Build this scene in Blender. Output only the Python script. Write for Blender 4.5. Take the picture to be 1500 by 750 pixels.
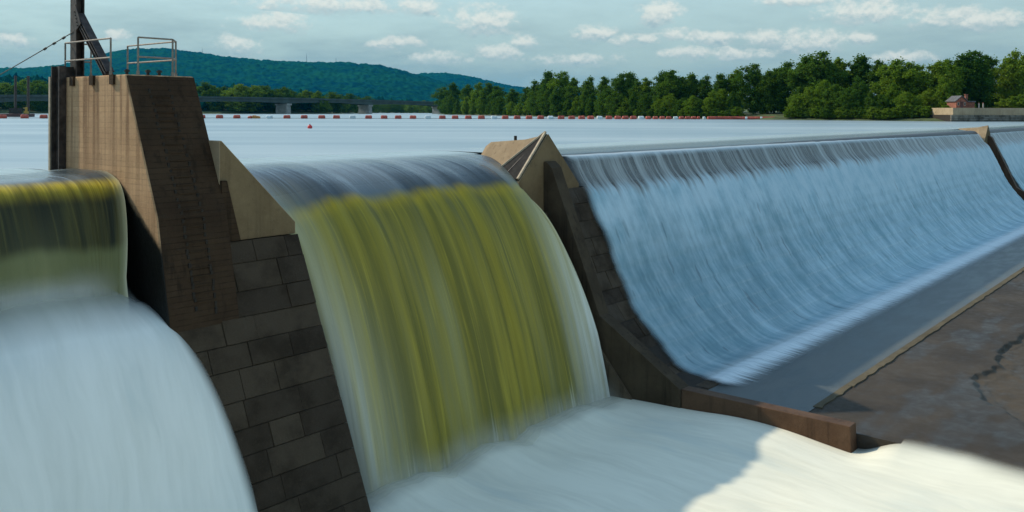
import bpy, bmesh, math, random
import numpy as np
from mathutils import Vector, Matrix, noise as mnoise

for o in list(bpy.data.objects): bpy.data.objects.remove(o, do_unlink=True)
scene = bpy.context.scene
C = scene.collection
rad = math.radians

# =====================================================================
# World frame: x runs along the dam (left to right), y points upstream,
# z = 0 is the level of the reservoir.  Metres.
# =====================================================================
# ---------------- camera ----------------
FPX, HOR, ROLL = 1300.0, 164.0, 0.003
CAM = Vector((0.0, -25.3, 1.9))
TH = math.atan((1838 - 750) / FPX)
FWD = Vector((math.cos(TH), math.sin(TH), 0)); RGT = Vector((math.sin(TH), -math.cos(TH), 0))
cd = bpy.data.cameras.new('camera'); cam = bpy.data.objects.new('camera', cd); C.objects.link(cam)
cd.sensor_width = 36.0; cd.lens = 36.0 * FPX / 1500.0
cd.shift_y = -(375.0 - HOR) / 1500.0
cd.clip_start = 0.1; cd.clip_end = 40000
cam.matrix_world = Matrix.Translation(CAM) @ (Matrix.Rotation(-(math.pi / 2 - TH), 4, 'Z') @ Matrix.Rotation(math.pi / 2, 4, 'X') @ Matrix.Rotation(ROLL, 4, 'Z'))
scene.camera = cam

def survey(px, D, z=0.0):
    """point at ground distance D along the bearing px (bearing measured in photo columns)"""
    p = CAM + FWD * D + RGT * ((px - 750) / FPX * D)
    return Vector((p.x, p.y, z))
def hz(px): return HOR + ROLL * (px - 750)
def elev(px, py, D): return CAM.z + (hz(px) - py) / FPX * D

# ---------------- sun, sky, exposure ----------------
SUN = Vector((-3.3, 13.05, 10.3)).normalized()          # direction towards the sun
sl = bpy.data.lights.new('sun', 'SUN'); sl.energy = 2.05; sl.angle = rad(0.9); sl.color = (1.0, 0.87, 0.66)
so = bpy.data.objects.new('sun', sl); C.objects.link(so)
so.rotation_euler = (-SUN).to_track_quat('-Z', 'Y').to_euler()
EXPOSURE = 0.84
SKY_STRENGTH = 0.15
HAZE = 5e-5
scene.view_settings.view_transform = 'Standard'
try: scene.view_settings.look = 'None'
except Exception: pass
scene.view_settings.exposure = EXPOSURE; scene.view_settings.gamma = 1.0

class NT:
    """small node-tree writer"""
    def __init__(s, tree): s.t = tree; s.n = tree.nodes; s.l = tree.links; s.n.clear()
    def add(s, typ, ins=None, **attr):
        nd = s.n.new(typ)
        for k, v in attr.items(): setattr(nd, k, v)
        for k, v in (ins or {}).items(): s.set(nd, k, v)
        return nd
    def set(s, nd, k, v):
        sock = nd.inputs[k]
        if hasattr(v, 'is_output'): s.l.new(v, sock)
        elif hasattr(v, 'outputs'): s.l.new(v.outputs[0], sock)
        else:
            try: sock.default_value = v
            except TypeError: sock.default_value = tuple(v) + (1.0,)
    def m(s, op, a, b=0.0, c=None, clamp=False):
        nd = s.add('ShaderNodeMath', {0: a, 1: b}, operation=op, use_clamp=clamp)
        if c is not None: s.set(nd, 2, c)
        return nd.outputs[0]
    def vm(s, op, a, b=(0, 0, 0)): return s.add('ShaderNodeVectorMath', {0: a, 1: b}, operation=op)
    def noise(s, vec, scale, detail=4.0, rough=0.55, dist=0.0):
        return s.add('ShaderNodeTexNoise', {'Vector': vec, 'Scale': scale, 'Detail': detail, 'Roughness': rough, 'Distortion': dist}).outputs[0]
    def ss(s, x, a, b, lo=0.0, hi=1.0):
        return s.add('ShaderNodeMapRange', {'Value': x, 'From Min': a, 'From Max': b, 'To Min': lo, 'To Max': hi}, interpolation_type='SMOOTHSTEP').outputs[0]
    def mix(s, f, a, b): 
        nd = s.add('ShaderNodeMix', data_type='RGBA'); nd.clamp_factor = True
        s.set(nd, 0, f); s.set(nd, 6, c4(a)); s.set(nd, 7, c4(b)); return nd.outputs[2]
    def scale(s, vec, xyz): return s.vm('MULTIPLY', vec, xyz).outputs[0]
def c4(c):
    if hasattr(c, 'is_output') or hasattr(c, 'outputs'): return c
    return tuple(c) + (1.0,) if len(c) == 3 else c

world = bpy.data.worlds.new('World'); scene.world = world; world.use_nodes = True
w = NT(world.node_tree)
sky = w.add('ShaderNodeTexSky', sky_type='NISHITA')
sky.sun_disc = False
sky.sun_elevation = math.asin(SUN.z); sky.sun_rotation = math.atan2(SUN.x, SUN.y)
sky.altitude = 60; sky.air_density = 1.0; sky.dust_density = 0.12; sky.ozone_density = 1.3
dirv = w.add('ShaderNodeTexCoord').outputs['Generated']
sep = w.add('ShaderNodeSeparateXYZ', {0: dirv})
warp = w.add('ShaderNodeTexNoise', {'Vector': w.scale(dirv, (1, 1, 1.7)), 'Scale': 30.0, 'Detail': 5.0, 'Roughness': 0.6})
fine = w.noise(w.scale(dirv, (1, 1, 1.5)), 62.0, 7.0, 0.62)
# cumulus field over the whole sky
gen = w.noise(w.scale(dirv, (1, 1, 2.3)), 9.0, 8.0, 0.62)
cov = w.noise(w.scale(dirv, (1, 1, 2.0)), 2.6, 2.0, 0.5)
field = w.m('ADD', w.m('MULTIPLY', w.m('SUBTRACT', gen, 0.57), 3.2), w.m('MULTIPLY', w.m('SUBTRACT', cov, 0.5), 1.6))
# single clouds of the photograph: (bearing column, row, half width, half height)
CL = [(705, 30, 46, 19), (478, 7, 92, 11), (405, 34, 48, 13), (350, 66, 30, 14), (728, 77, 32, 11), (612, 10, 28, 11),
      (962, 19, 28, 17), (1004, 77, 30, 9), (1265, 17, 58, 18), (1385, 26, 60, 13), (1450, 30, 70, 12), (1190, 60, 46, 17), (1122, 57, 34, 13),
      (1040, 55, 36, 10), (868, 48, 26, 10), (930, 58, 30, 8), (985, 50, 22, 9), (1262, 56, 18, 10), (1090, 78, 40, 9), (770, 62, 20, 9), (590, 62, 26, 8),
      (20, 60, 30, 9), (172, 52, 16, 8), (560, 66, 20, 6), (1160, 2, 50, 6), (640, 84, 45, 9), (1330, 84, 40, 8), (845, 88, 60, 8)]
best = None; hgt = None
for (cx, cy, hw, hh) in CL:
    d = (FWD + RGT * ((cx - 750) / FPX) + Vector((0, 0, (hz(cx) - cy) / FPX))).normalized()
    dx = w.vm('DOT_PRODUCT', dirv, RGT).outputs['Value']; dx = w.m('SUBTRACT', dx, d.dot(RGT))
    front = w.m('MULTIPLY', w.m('LESS_THAN', w.vm('DOT_PRODUCT', dirv, FWD).outputs['Value'], 0.0), 9.0)
    dz = w.m('SUBTRACT', sep.outputs['Z'], d.z)
    k = FPX / (1 + ((cx - 750) / FPX) ** 2) ** -0.5
    ex = w.m('MULTIPLY', dx, FPX * (1 + ((cx - 750) / FPX) ** 2) ** 0.5 * (1 + ((cx - 750) / FPX) ** 2) / (hw * 1.35))
    ez = w.m('MULTIPLY', dz, k / (hh * 1.4))
    r2 = w.m('ADD', w.m('MULTIPLY', ex, ex), w.m('MULTIPLY', ez, ez))
    val = w.m('SUBTRACT', w.m('SUBTRACT', 1.0, r2), front)
    if best is None: best, hgt = val, ez
    else:
        win = w.m('GREATER_THAN', val, best); hgt = w.add('ShaderNodeMix', {0: win, 2: hgt, 3: ez}, data_type='FLOAT').outputs[0]; best = w.m('MAXIMUM', best, val)
n1 = w.m('MULTIPLY', w.m('SUBTRACT', fine, 0.5), 3.0)
n2 = w.m('MULTIPLY', w.m('SUBTRACT', warp.outputs[0], 0.5), 1.7)
spec = w.m('ADD', w.m('MULTIPLY', w.m('MAXIMUM', best, -1.2), 0.9), w.m('ADD', n1, n2))
high = w.ss(sep.outputs['Z'], 0.13, 0.22)
dens = w.m('MAXIMUM', spec, w.m('SUBTRACT', field, w.m('MULTIPLY', w.m('SUBTRACT', 1.0, high), 0.55)))
alpha = w.m('MULTIPLY', w.ss(dens, -0.15, 1.05), 0.9)
# thin veil low over the horizon and between the clouds
veil = w.m('MULTIPLY', w.ss(w.noise(w.scale(dirv, (1, 1, 4.5)), 7.0, 5.0, 0.6), 0.30, 0.80), 0.14)
veil = w.m('ADD', veil, w.ss(sep.outputs['Z'], 0.42, 0.0, 0.0, 0.95), clamp=True)
# cloud shading: puffy tops bright, thick undersides grey blue
shade = w.ss(w.noise(w.vm('ADD', w.scale(dirv, (1, 1, 1.5)), (0, 0, 0.006)).outputs[0], 62.0, 7.0, 0.62), 0.47, 0.70)
inspec = w.ss(w.m('SUBTRACT', spec, field), -.2, .3)
under = w.m('MULTIPLY', w.ss(w.m('ADD', hgt, w.m('MULTIPLY', w.m('SUBTRACT', fine, .5), 2.0)), .25, -.75), inspec)
shade = w.m('ADD', w.m('MULTIPLY', shade, .45), w.m('MULTIPLY', under, .75), clamp=True)
ccol = w.mix(shade, (3.3, 3.4, 3.1), (1.55, 2.05, 2.2))
vcol = (1.50, 2.02, 2.10)
skyc = w.vm('MULTIPLY', sky.outputs[0], (1.0, 0.98, 0.82)).outputs[0]
c1 = w.mix(veil, skyc, vcol); c2 = w.mix(alpha, c1, ccol)
bg = w.add('ShaderNodeBackground', {'Color': c2, 'Strength': SKY_STRENGTH})
w.l.new(bg.outputs[0], w.add('ShaderNodeOutputWorld').inputs[0])

scene.render.engine = 'CYCLES'
try:
    scene.cycles.volume_bounces = 0; scene.cycles.max_bounces = 8; scene.cycles.transparent_max_bounces = 16
except Exception: pass

# =====================================================================
# helpers
# =====================================================================
def W3(u, v, z): return (u, -v, z)                       # v counts metres downstream of the crest
def tag(o, label=None, cat=None, group=None, kind=None):
    if label: o['label'] = label
    if cat: o['category'] = cat
    if group: o['group'] = group
    if kind: o['kind'] = kind
    return o
def empty(name, loc, label, cat, group=None):
    o = bpy.data.objects.new(name, None); C.objects.link(o); o.location = loc; o.empty_display_size = 0.3
    return tag(o, label, cat, group)
def wloc(o):
    l = Vector(o.location)
    while o.parent: o = o.parent; l = l + Vector(o.location)
    return l
def mk(name, verts, faces, mat, parent=None, smooth=False, recalc=True, uv=None, attrs=None, origin=None):
    me = bpy.data.meshes.new(name)
    base = wloc(parent) if parent else Vector((0, 0, 0))
    off = base if origin is None else Vector(origin)
    vv = np.asarray(verts, dtype=float).reshape(-1, 3) - np.array(off)
    me.from_pydata(vv.tolist(), [], faces if isinstance(faces, list) else faces.tolist())
    if recalc:
        bm = bmesh.new(); bm.from_mesh(me); bmesh.ops.recalc_face_normals(bm, faces=bm.faces); bm.to_mesh(me); bm.free()
    if uv is not None:
        lay = me.uv_layers.new(name='UVMap'); li = np.zeros(len(me.loops), dtype=np.int32); me.loops.foreach_get('vertex_index', li)
        lay.data.foreach_set('uv', np.asarray(uv, dtype=np.float32)[li].ravel())
    for k, a in (attrs or {}).items():
        at = me.attributes.new(k, 'FLOAT', 'POINT'); at.data.foreach_set('value', np.asarray(a, dtype=np.float32).ravel())
    if smooth: me.polygons.foreach_set('use_smooth', [True] * len(me.polygons))
    if mat: me.materials.append(mat)
    o = bpy.data.objects.new(name, me); C.objects.link(o)
    if parent: o.parent = parent
    if origin is not None: o.location = Vector(origin) - base
    return o
class G:
    """collects geometry for one mesh"""
    def __init__(s): s.v = []; s.f = []
    def addm(s, v, f): n = len(s.v); s.v += [tuple(p) for p in v]; s.f += [tuple(i + n for i in q) for q in f]; return s
    def box(s, a, b):
        x0, y0, z0 = [min(p, q) for p, q in zip(a, b)]; x1, y1, z1 = [max(p, q) for p, q in zip(a, b)]
        v = [(x0, y0, z0), (x1, y0, z0), (x1, y1, z0), (x0, y1, z0), (x0, y0, z1), (x1, y0, z1), (x1, y1, z1), (x0, y1, z1)]
        return s.addm(v, [(3, 2, 1, 0), (4, 5, 6, 7), (0, 1, 5, 4), (1, 2, 6, 5), (2, 3, 7, 6), (3, 0, 4, 7)])
    def tube(s, pts, r, n=8, r2=None):
        pts = [Vector(p) for p in pts]; rings = []
        for i, p in enumerate(pts):
            d = (pts[min(i + 1, len(pts) - 1)] - pts[max(i - 1, 0)]).normalized()
            a = d.cross(Vector((0, 0, 1)) if abs(d.z) < .9 else Vector((1, 0, 0))).normalized(); b = d.cross(a)
            rr = r if r2 is None else r + (r2 - r) * i / (len(pts) - 1)
            rings.append([p + a * math.cos(2 * math.pi * k / n) * rr + b * math.sin(2 * math.pi * k / n) * rr for k in range(n)])
        v = [q for rg in rings for q in rg]; f = []
        for i in range(len(rings) - 1):
            for k in range(n): f.append((i * n + k, i * n + (k + 1) % n, (i + 1) * n + (k + 1) % n, (i + 1) * n + k))
        f.append(tuple(range(n))[::-1]); f.append(tuple((len(rings) - 1) * n + k for k in range(n)))
        return s.addm(v, f)
    def prism_u(s, poly, u0, u1):
        """poly in (v,z), extruded along the dam from u0 to u1"""
        n = len(poly); v = [W3(u0, a, b) for a, b in poly] + [W3(u1, a, b) for a, b in poly]
        return s.addm(v, [tuple(range(n)), tuple(range(2 * n - 1, n - 1, -1))] + [(i, (i + 1) % n, (i + 1) % n + n, i + n) for i in range(n)])
    def prism_v(s, poly, v0, v1):
        """poly in (u,z), extruded across the dam from v0 to v1"""
        n = len(poly); v = [W3(a, v0, b) for a, b in poly] + [W3(a, v1, b) for a, b in poly]
        return s.addm(v, [tuple(range(n)), tuple(range(2 * n - 1, n - 1, -1))] + [(i, (i + 1) % n, (i + 1) % n + n, i + n) for i in range(n)])
    def obb(s, p, q, w_, h_):
        """bar of rectangular section from p to q"""
        p, q = Vector(p), Vector(q); d = (q - p).normalized()
        a = d.cross(Vector((0, 0, 1)) if abs(d.z) < .95 else Vector((1, 0, 0))).normalized() * w_ / 2; b = d.cross(a).normalized() * h_ / 2
        v = [p - a - b, p + a - b, p + a + b, p - a + b, q - a - b, q + a - b, q + a + b, q - a + b]
        return s.addm(v, [(3, 2, 1, 0), (4, 5, 6, 7), (0, 1, 5, 4), (1, 2, 6, 5), (2, 3, 7, 6), (3, 0, 4, 7)])
    def build(s, name, mat, parent=None, bevel=0.0, **k):
        o = mk(name, s.v, s.f, mat, parent, **k)
        if bevel:
            m = o.modifiers.new('bevel', 'BEVEL'); m.width = bevel; m.segments = 2; m.limit_method = 'ANGLE'; m.angle_limit = rad(35)
        return o
def grid_faces(nu, nt):
    i, j = np.meshgrid(np.arange(nu - 1), np.arange(nt - 1), indexing='ij'); a = (i * nt + j).ravel()
    return np.stack([a, a + nt, a + nt + 1, a + 1], 1)
def spline(pts, n):
    """Catmull-Rom through pts, n samples evenly spaced by length"""
    p = np.array([pts[0]] + list(pts) + [pts[-1]], float); out = []
    for i in range(1, len(p) - 2):
        for t in np.linspace(0, 1, 24, endpoint=False):
            a, b, c, d = p[i - 1], p[i], p[i + 1], p[i + 2]
            out.append(.5 * ((2 * b) + (-a + c) * t + (2 * a - 5 * b + 4 * c - d) * t * t + (-a + 3 * b - 3 * c + d) * t ** 3))
    out.append(p[-2]); out = np.array(out)
    L = np.concatenate([[0], np.cumsum(np.linalg.norm(np.diff(out, axis=0), axis=1))])
    s = np.linspace(0, L[-1], n)
    return np.stack([np.interp(s, L, out[:, k]) for k in range(out.shape[1])], 1), s
def n1d(x, seed=0.0): return np.array([mnoise.noise(Vector((float(a), seed, seed * 1.7))) for a in np.ravel(x)]).reshape(np.shape(x))
def n2d(x, y, seed=0.0): return np.array([mnoise.noise(Vector((float(a), float(b), seed))) for a, b in zip(np.ravel(x), np.ravel(y))]).reshape(np.shape(x))
rng = random.Random(11)

# =====================================================================
# materials
# =====================================================================
def newmat(name):
    m = bpy.data.materials.new(name); m.use_nodes = True; return m, NT(m.node_tree)
def finish(m, t, shader, volume=False):
    o = t.add('ShaderNodeOutputMaterial'); t.l.new(shader.outputs[0] if hasattr(shader, 'outputs') else shader, o.inputs['Volume' if volume else 'Surface']); return m
def pbsdf(t, **k):
    return t.add('ShaderNodeBsdfPrincipled', {a.replace('_', ' '): b for a, b in k.items()})
def mat_plain(name, col, rough=0.6, metal=0.0, var=0.25, scale=6.0, bump=0.0):
    m, t = newmat(name); pos = t.add('ShaderNodeNewGeometry').outputs['Position']
    n = t.noise(pos, scale, 5.0)
    col2 = t.mix(t.ss(n, .3, .7), tuple(c * (1 - var) for c in col), tuple(min(1, c * (1 + var)) for c in col))
    b = pbsdf(t, Base_Color=col2, Roughness=rough, Metallic=metal)
    if bump: t.set(b, 'Normal', t.add('ShaderNodeBump', {'Height': n, 'Strength': bump, 'Distance': 0.05}))
    return finish(m, t, b)
def mat_concrete(name, a, b, stain=(0.08, 0.05, 0.03), stain_amt=0.5, boards=0.0, rust=0.0, rough=0.85, splash_shade=False):
    m, t = newmat(name); pos = t.add('ShaderNodeNewGeometry').outputs['Position']
    big = t.noise(pos, 0.7, 5.0, 0.6); grain = t.noise(pos, 22.0, 6.0, 0.7); mid = t.noise(pos, 4.0, 5.0, 0.65)
    drip = t.noise(t.scale(pos, (2.6, 2.6, 0.16)), 1.6, 5.0, 0.6)
    col = t.mix(t.ss(big, .3, .7), a, b)
    col = t.mix(t.m('MULTIPLY', t.ss(drip, .50, .74), stain_amt), col, stain)
    if rust:
        zz = t.add('ShaderNodeSeparateXYZ', {0: pos}).outputs[2]
        rs = t.m('MULTIPLY', t.ss(t.noise(t.scale(pos, (2.3, 2.3, 0.045)), 1.5, 4.0), .46, .60), t.ss(zz, -.6, 2.2, .3, 1.0))
        col = t.mix(t.m('MULTIPLY', rs, rust), col, (0.10, 0.042, 0.02))
    col = t.mix(t.m('MULTIPLY', t.ss(mid, .56, .74), .4), col, tuple(c * .45 for c in a))
    col = t.mix(t.m('MULTIPLY', t.ss(grain, .52, .75), .35), col, tuple(min(1, c * 1.7) for c in b))
    h = t.m('ADD', t.m('MULTIPLY', grain, .35), t.m('MULTIPLY', mid, .6))
    if boards:
        z = t.add('ShaderNodeSeparateXYZ', {0: pos}).outputs[2]
        fr = t.m('FRACT', t.m('DIVIDE', z, 0.155)); ln = t.m('LESS_THAN', fr, 0.13)
        lnn = t.m('MULTIPLY', ln, t.ss(t.noise(pos, 3.0, 3.0), .38, .6))
        col = t.mix(t.m('MULTIPLY', lnn, boards), col, tuple(c * .3 for c in a)); h = t.m('SUBTRACT', h, t.m('MULTIPLY', ln, .5))
        row = t.m('FLOOR', t.m('DIVIDE', z, 0.155)); rnd = t.add('ShaderNodeTexWhiteNoise', {'W': row}, noise_dimensions='1D').outputs[0]
        col = t.mix(t.m('MULTIPLY', rnd, .22), col, tuple(c * .5 for c in b))
    if splash_shade:      # soaked zone beside the falling water, with the lip's cast shadow painted in
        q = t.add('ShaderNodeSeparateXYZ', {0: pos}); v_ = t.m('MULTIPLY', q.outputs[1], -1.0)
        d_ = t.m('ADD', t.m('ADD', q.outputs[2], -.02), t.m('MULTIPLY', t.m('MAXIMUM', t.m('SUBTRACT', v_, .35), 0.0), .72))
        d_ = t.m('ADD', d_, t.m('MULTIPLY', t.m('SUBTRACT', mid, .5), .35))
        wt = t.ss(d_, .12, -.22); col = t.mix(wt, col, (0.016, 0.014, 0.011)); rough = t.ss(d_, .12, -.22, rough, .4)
    bp = t.add('ShaderNodeBump', {'Height': h, 'Strength': 0.75, 'Distance': 0.04})
    p = pbsdf(t, Base_Color=col, Roughness=rough, Normal=bp); t.set(p, 'Specular IOR Level', .16)
    return finish(m, t, p)
def mat_stone(name, a, b, wet=0.55):
    m, t = newmat(name); pos = t.add('ShaderNodeNewGeometry').outputs['Position']
    rnd = t.add('ShaderNodeObjectInfo').outputs['Random']
    big = t.noise(pos, 1.1, 5.0, .6); grain = t.noise(pos, 16.0, 7.0, .72); drip = t.noise(t.scale(pos, (2.4, 2.4, .2)), 1.9, 5.0, .6)
    col = t.mix(rnd, a, b); col = t.mix(t.m('MULTIPLY', t.ss(big, .4, .7), .6), col, tuple(c * .4 for c in a))
    col = t.mix(t.m('MULTIPLY', t.ss(drip, .62, .78), .55), col, (0.075, 0.06, 0.04))
    col = t.mix(t.m('MULTIPLY', t.ss(grain, .55, .75), .3), col, tuple(min(1, c * 2.2) for c in b))
    bp = t.add('ShaderNodeBump', {'Height': t.m('ADD', grain, t.m('MULTIPLY', big, 1.5)), 'Strength': .8, 'Distance': .05})
    p = pbsdf(t, Base_Color=col, Roughness=t.ss(big, .3, .7, wet - .05, wet + .25), Normal=bp); t.set(p, 'Specular IOR Level', .14)
    return finish(m, t, p)

M = {}
M['tan'] = mat_concrete('tan_concrete', (0.31, 0.22, 0.13), (0.42, 0.31, 0.19), stain_amt=.4)
M['tower'] = mat_concrete('board_marked_concrete', (0.46, 0.265, 0.135), (0.60, 0.37, 0.20), stain=(0.12, 0.07, 0.04), stain_amt=.35, boards=.22, rust=.6, splash_shade=True)
M['buttress'] = mat_concrete('shaded_dark_board_concrete', (0.040, 0.0225, 0.0115), (0.064, 0.038, 0.020), stain=(.008, .0055, .0035), stain_amt=.7, boards=.5, rust=.1)  # old dark concrete, darkened further: shade of the battered side put into colour
M['darkconc'] = mat_concrete('dark_wet_concrete', (0.10, 0.075, 0.05), (0.15, 0.11, 0.07), stain=(.03, .022, .015), stain_amt=.6, rough=.55)
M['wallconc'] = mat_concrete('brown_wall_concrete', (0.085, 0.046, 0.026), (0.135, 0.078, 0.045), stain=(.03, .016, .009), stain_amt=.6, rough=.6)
M['stone'] = mat_stone('granite_blocks', (0.046, 0.031, 0.019), (0.088, 0.062, 0.038))
M['core'] = mat_plain('dark_mortar', (0.026, 0.018, 0.011), .9)
M['steel'] = mat_plain('dark_rusty_steel', (0.055, 0.04, 0.032), .6, .3, .5, 5.0, .2)
M['steel2'] = mat_plain('galvanised_pipe', (0.24, 0.20, 0.16), .5, .4, .2)
M['rubber'] = mat_plain('black_rubber', (0.022, 0.022, 0.024), .45, 0, .4)
M['trim'] = mat_plain('pale_clamp_bar', (0.42, 0.33, 0.22), .6, 0, .2)
M['iron'] = mat_plain('dark_iron', (0.03, 0.025, 0.02), .7, .2, .3)

def bump_streak(t, h, s, d=.05): return t.add('ShaderNodeBump', {'Height': h, 'Strength': s, 'Distance': d})
def water_body(t, rough, bump, base=(0.10, 0.15, 0.155)):
    return pbsdf(t, Base_Color=base, Roughness=rough, IOR=1.33, Normal=bump)
def mat_reservoir():
    m, t = newmat('reservoir_water'); pos = t.add('ShaderNodeNewGeometry').outputs['Position']
    # long-exposure water: wind lanes lie across the view
    rot = t.add('ShaderNodeVectorRotate', {'Vector': pos, 'Axis': (0, 0, 1), 'Angle': math.pi / 2 - TH}, rotation_type='AXIS_ANGLE').outputs[0]
    n = t.noise(t.scale(rot, (.05, .45, 1)), 1.0, 5.0, .6); n2 = t.noise(t.scale(rot, (.012, .06, 1)), 1.0, 4.0, .6)
    base = t.mix(t.ss(n2, .35, .65), (0.20, 0.29, 0.34), (0.37, 0.45, 0.48))
    h = t.m('ADD', n, n2)
    return finish(m, t, water_body(t, .34, bump_streak(t, h, .25, .08), base))
M['res'] = mat_reservoir()

def flow_nodes(t):
    uv = t.add('ShaderNodeUVMap', uv_map='UVMap').outputs[0]; sp = t.add('ShaderNodeSeparateXYZ', {0: uv})
    return uv, sp.outputs[0], sp.outputs[1], t.add('ShaderNodeAttribute', attribute_name='fade').outputs['Fac']
def with_alpha(t, sh, a):
    return t.add('ShaderNodeMixShader', {0: a, 1: t.add('ShaderNodeBsdfTransparent'), 2: sh})

def mat_big_fall(name, t_lip, t_white0, t_white1, gold, olive, dark, streak_dark, whiten=1.0, murk=None, amp=8.0, v_lip=1.2):
    """thick sheet of river water: uv.x metres across, uv.y metres along the flow; air gets into it on the way down"""
    m, t = newmat(name); uv, u, s, fade = flow_nodes(t)
    edge = t.add('ShaderNodeAttribute', attribute_name='edge').outputs['Fac']
    st = t.noise(t.scale(uv, (2.3, .10, 1)), 1.0, 4.0, .55); st2 = t.noise(t.scale(uv, (.55, .05, 1)), 1.0, 3.0, .5); fn = t.noise(t.scale(uv, (9.0, .22, 1)), 1.0, 3.0, .5)
    body = t.mix(t.ss(st, .34, .66), olive, dark)
    body = t.mix(t.m('MULTIPLY', t.ss(fn, .54, .72), t.ss(st2, .3, .6, .25, .65)), body, tuple(min(1, c * 1.55) for c in olive))
    body = t.mix(t.m('MULTIPLY', t.ss(st2, .45, .66), streak_dark), body, tuple(c * .45 for c in dark))
    if murk: body = t.mix(t.ss(t.m('ADD', s, t.m('MULTIPLY', t.m('SUBTRACT', st2, .5), .8)), murk[0], murk[1]), body, murk[2])
    g = t.m('MULTIPLY', t.ss(s, t_lip + .95, t_lip + .1), t.ss(fn, .3, .65, .5, 1.0))
    body = t.mix(g, body, gold)  # gold lip: backlight through the thin sheet put into the colour
    top = t.mix(t.ss(st2, .35, .65), (0.05, 0.068, 0.078), (0.17, 0.205, 0.22))
    upstream = t.mix(t.ss(s, 2.2, 4.3), (0.36, 0.45, 0.47), top)
    vv_ = t.m('MULTIPLY', t.add('ShaderNodeSeparateXYZ', {0: t.add('ShaderNodeNewGeometry').outputs['Position']}).outputs[1], -1.0)
    inlip = t.ss(t.m('ADD', vv_, t.m('MULTIPLY', t.m('SUBTRACT', fn, .5), .05)), v_lip - .28, v_lip + .30)
    col = t.mix(inlip, upstream, body)  # lip line: end of the sky reflection put into the colour
    wv = t.m('ADD', t.ss(t.m('ADD', s, t.m('MULTIPLY', t.m('SUBTRACT', t.m('ADD', t.m('MULTIPLY', st, .6), t.m('MULTIPLY', fn, .4)), .5), amp)), t_white0, t_white1), t.m('MULTIPLY', t.m('MULTIPLY', edge, t.ss(s, t_lip - 2.4, t_lip + .9)), t.ss(st, .25, .6, .55, 1.15)), clamp=True)
    soft = t.m('MULTIPLY', t.m('MULTIPLY', t.ss(st2, .46, .70), t.ss(st, .25, .7, .4, 1.0)), t.ss(s, t_lip + .3, t_lip + 5.0, 0, .5))
    col = t.mix(soft, col, (0.56, 0.54, 0.27)); wv = t.m('MULTIPLY', wv, whiten)
    col = t.mix(wv, col, t.mix(t.ss(s, t_lip + 1.0, t_lip + 7.0), (0.78, 0.73, 0.46), (0.84, 0.85, 0.76)))  # cream near the top: sunlight put into the colour of the aerated water
    rough = t.m('ADD', t.ss(s, t_lip - 1.0, t_lip + .6, .22, .6), 0.0)
    bp = bump_streak(t, t.m('ADD', t.m('ADD', st, t.m('MULTIPLY', fn, .35)), st2), .6, .16)
    p = pbsdf(t, Base_Color=col, Roughness=rough, IOR=1.33, Normal=bp)
    return finish(m, t, with_alpha(t, p, fade))
def film_profile(u):
    sag = -.22 * min(1.0, (u - 34) / 80.0)
    j = .03 * float(n1d([u * 1.3], 3.0)[0]); z = .035 * float(n1d([u * .8], 4.0)[0])
    return [(-6.0, 0.0), (-3.5, 0.0), (-1.7, -.01 + sag * .2), (-.8, -.04 + sag * .6), (-.2, -.09 + sag + z * .4), (.2, -.17 + sag + z * .4), (.42 + j, -.36 + sag), (.60 + j, -.75), (.86 + j, -1.2), (1.2 + j, -1.6), (1.56, -2.0), (2.33, -3.56), (3.42, -5.9), (4.84, -7.80), (6.33, -9.06), (7.5, -9.28), (8.15, -9.24), (8.45, -9.30), (9.9, -9.385)]
_q, _s = spline(film_profile(70), 400)
def film_s(v): return float(_s[int(np.argmin(abs(_q[:, 0] - v)))])
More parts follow.
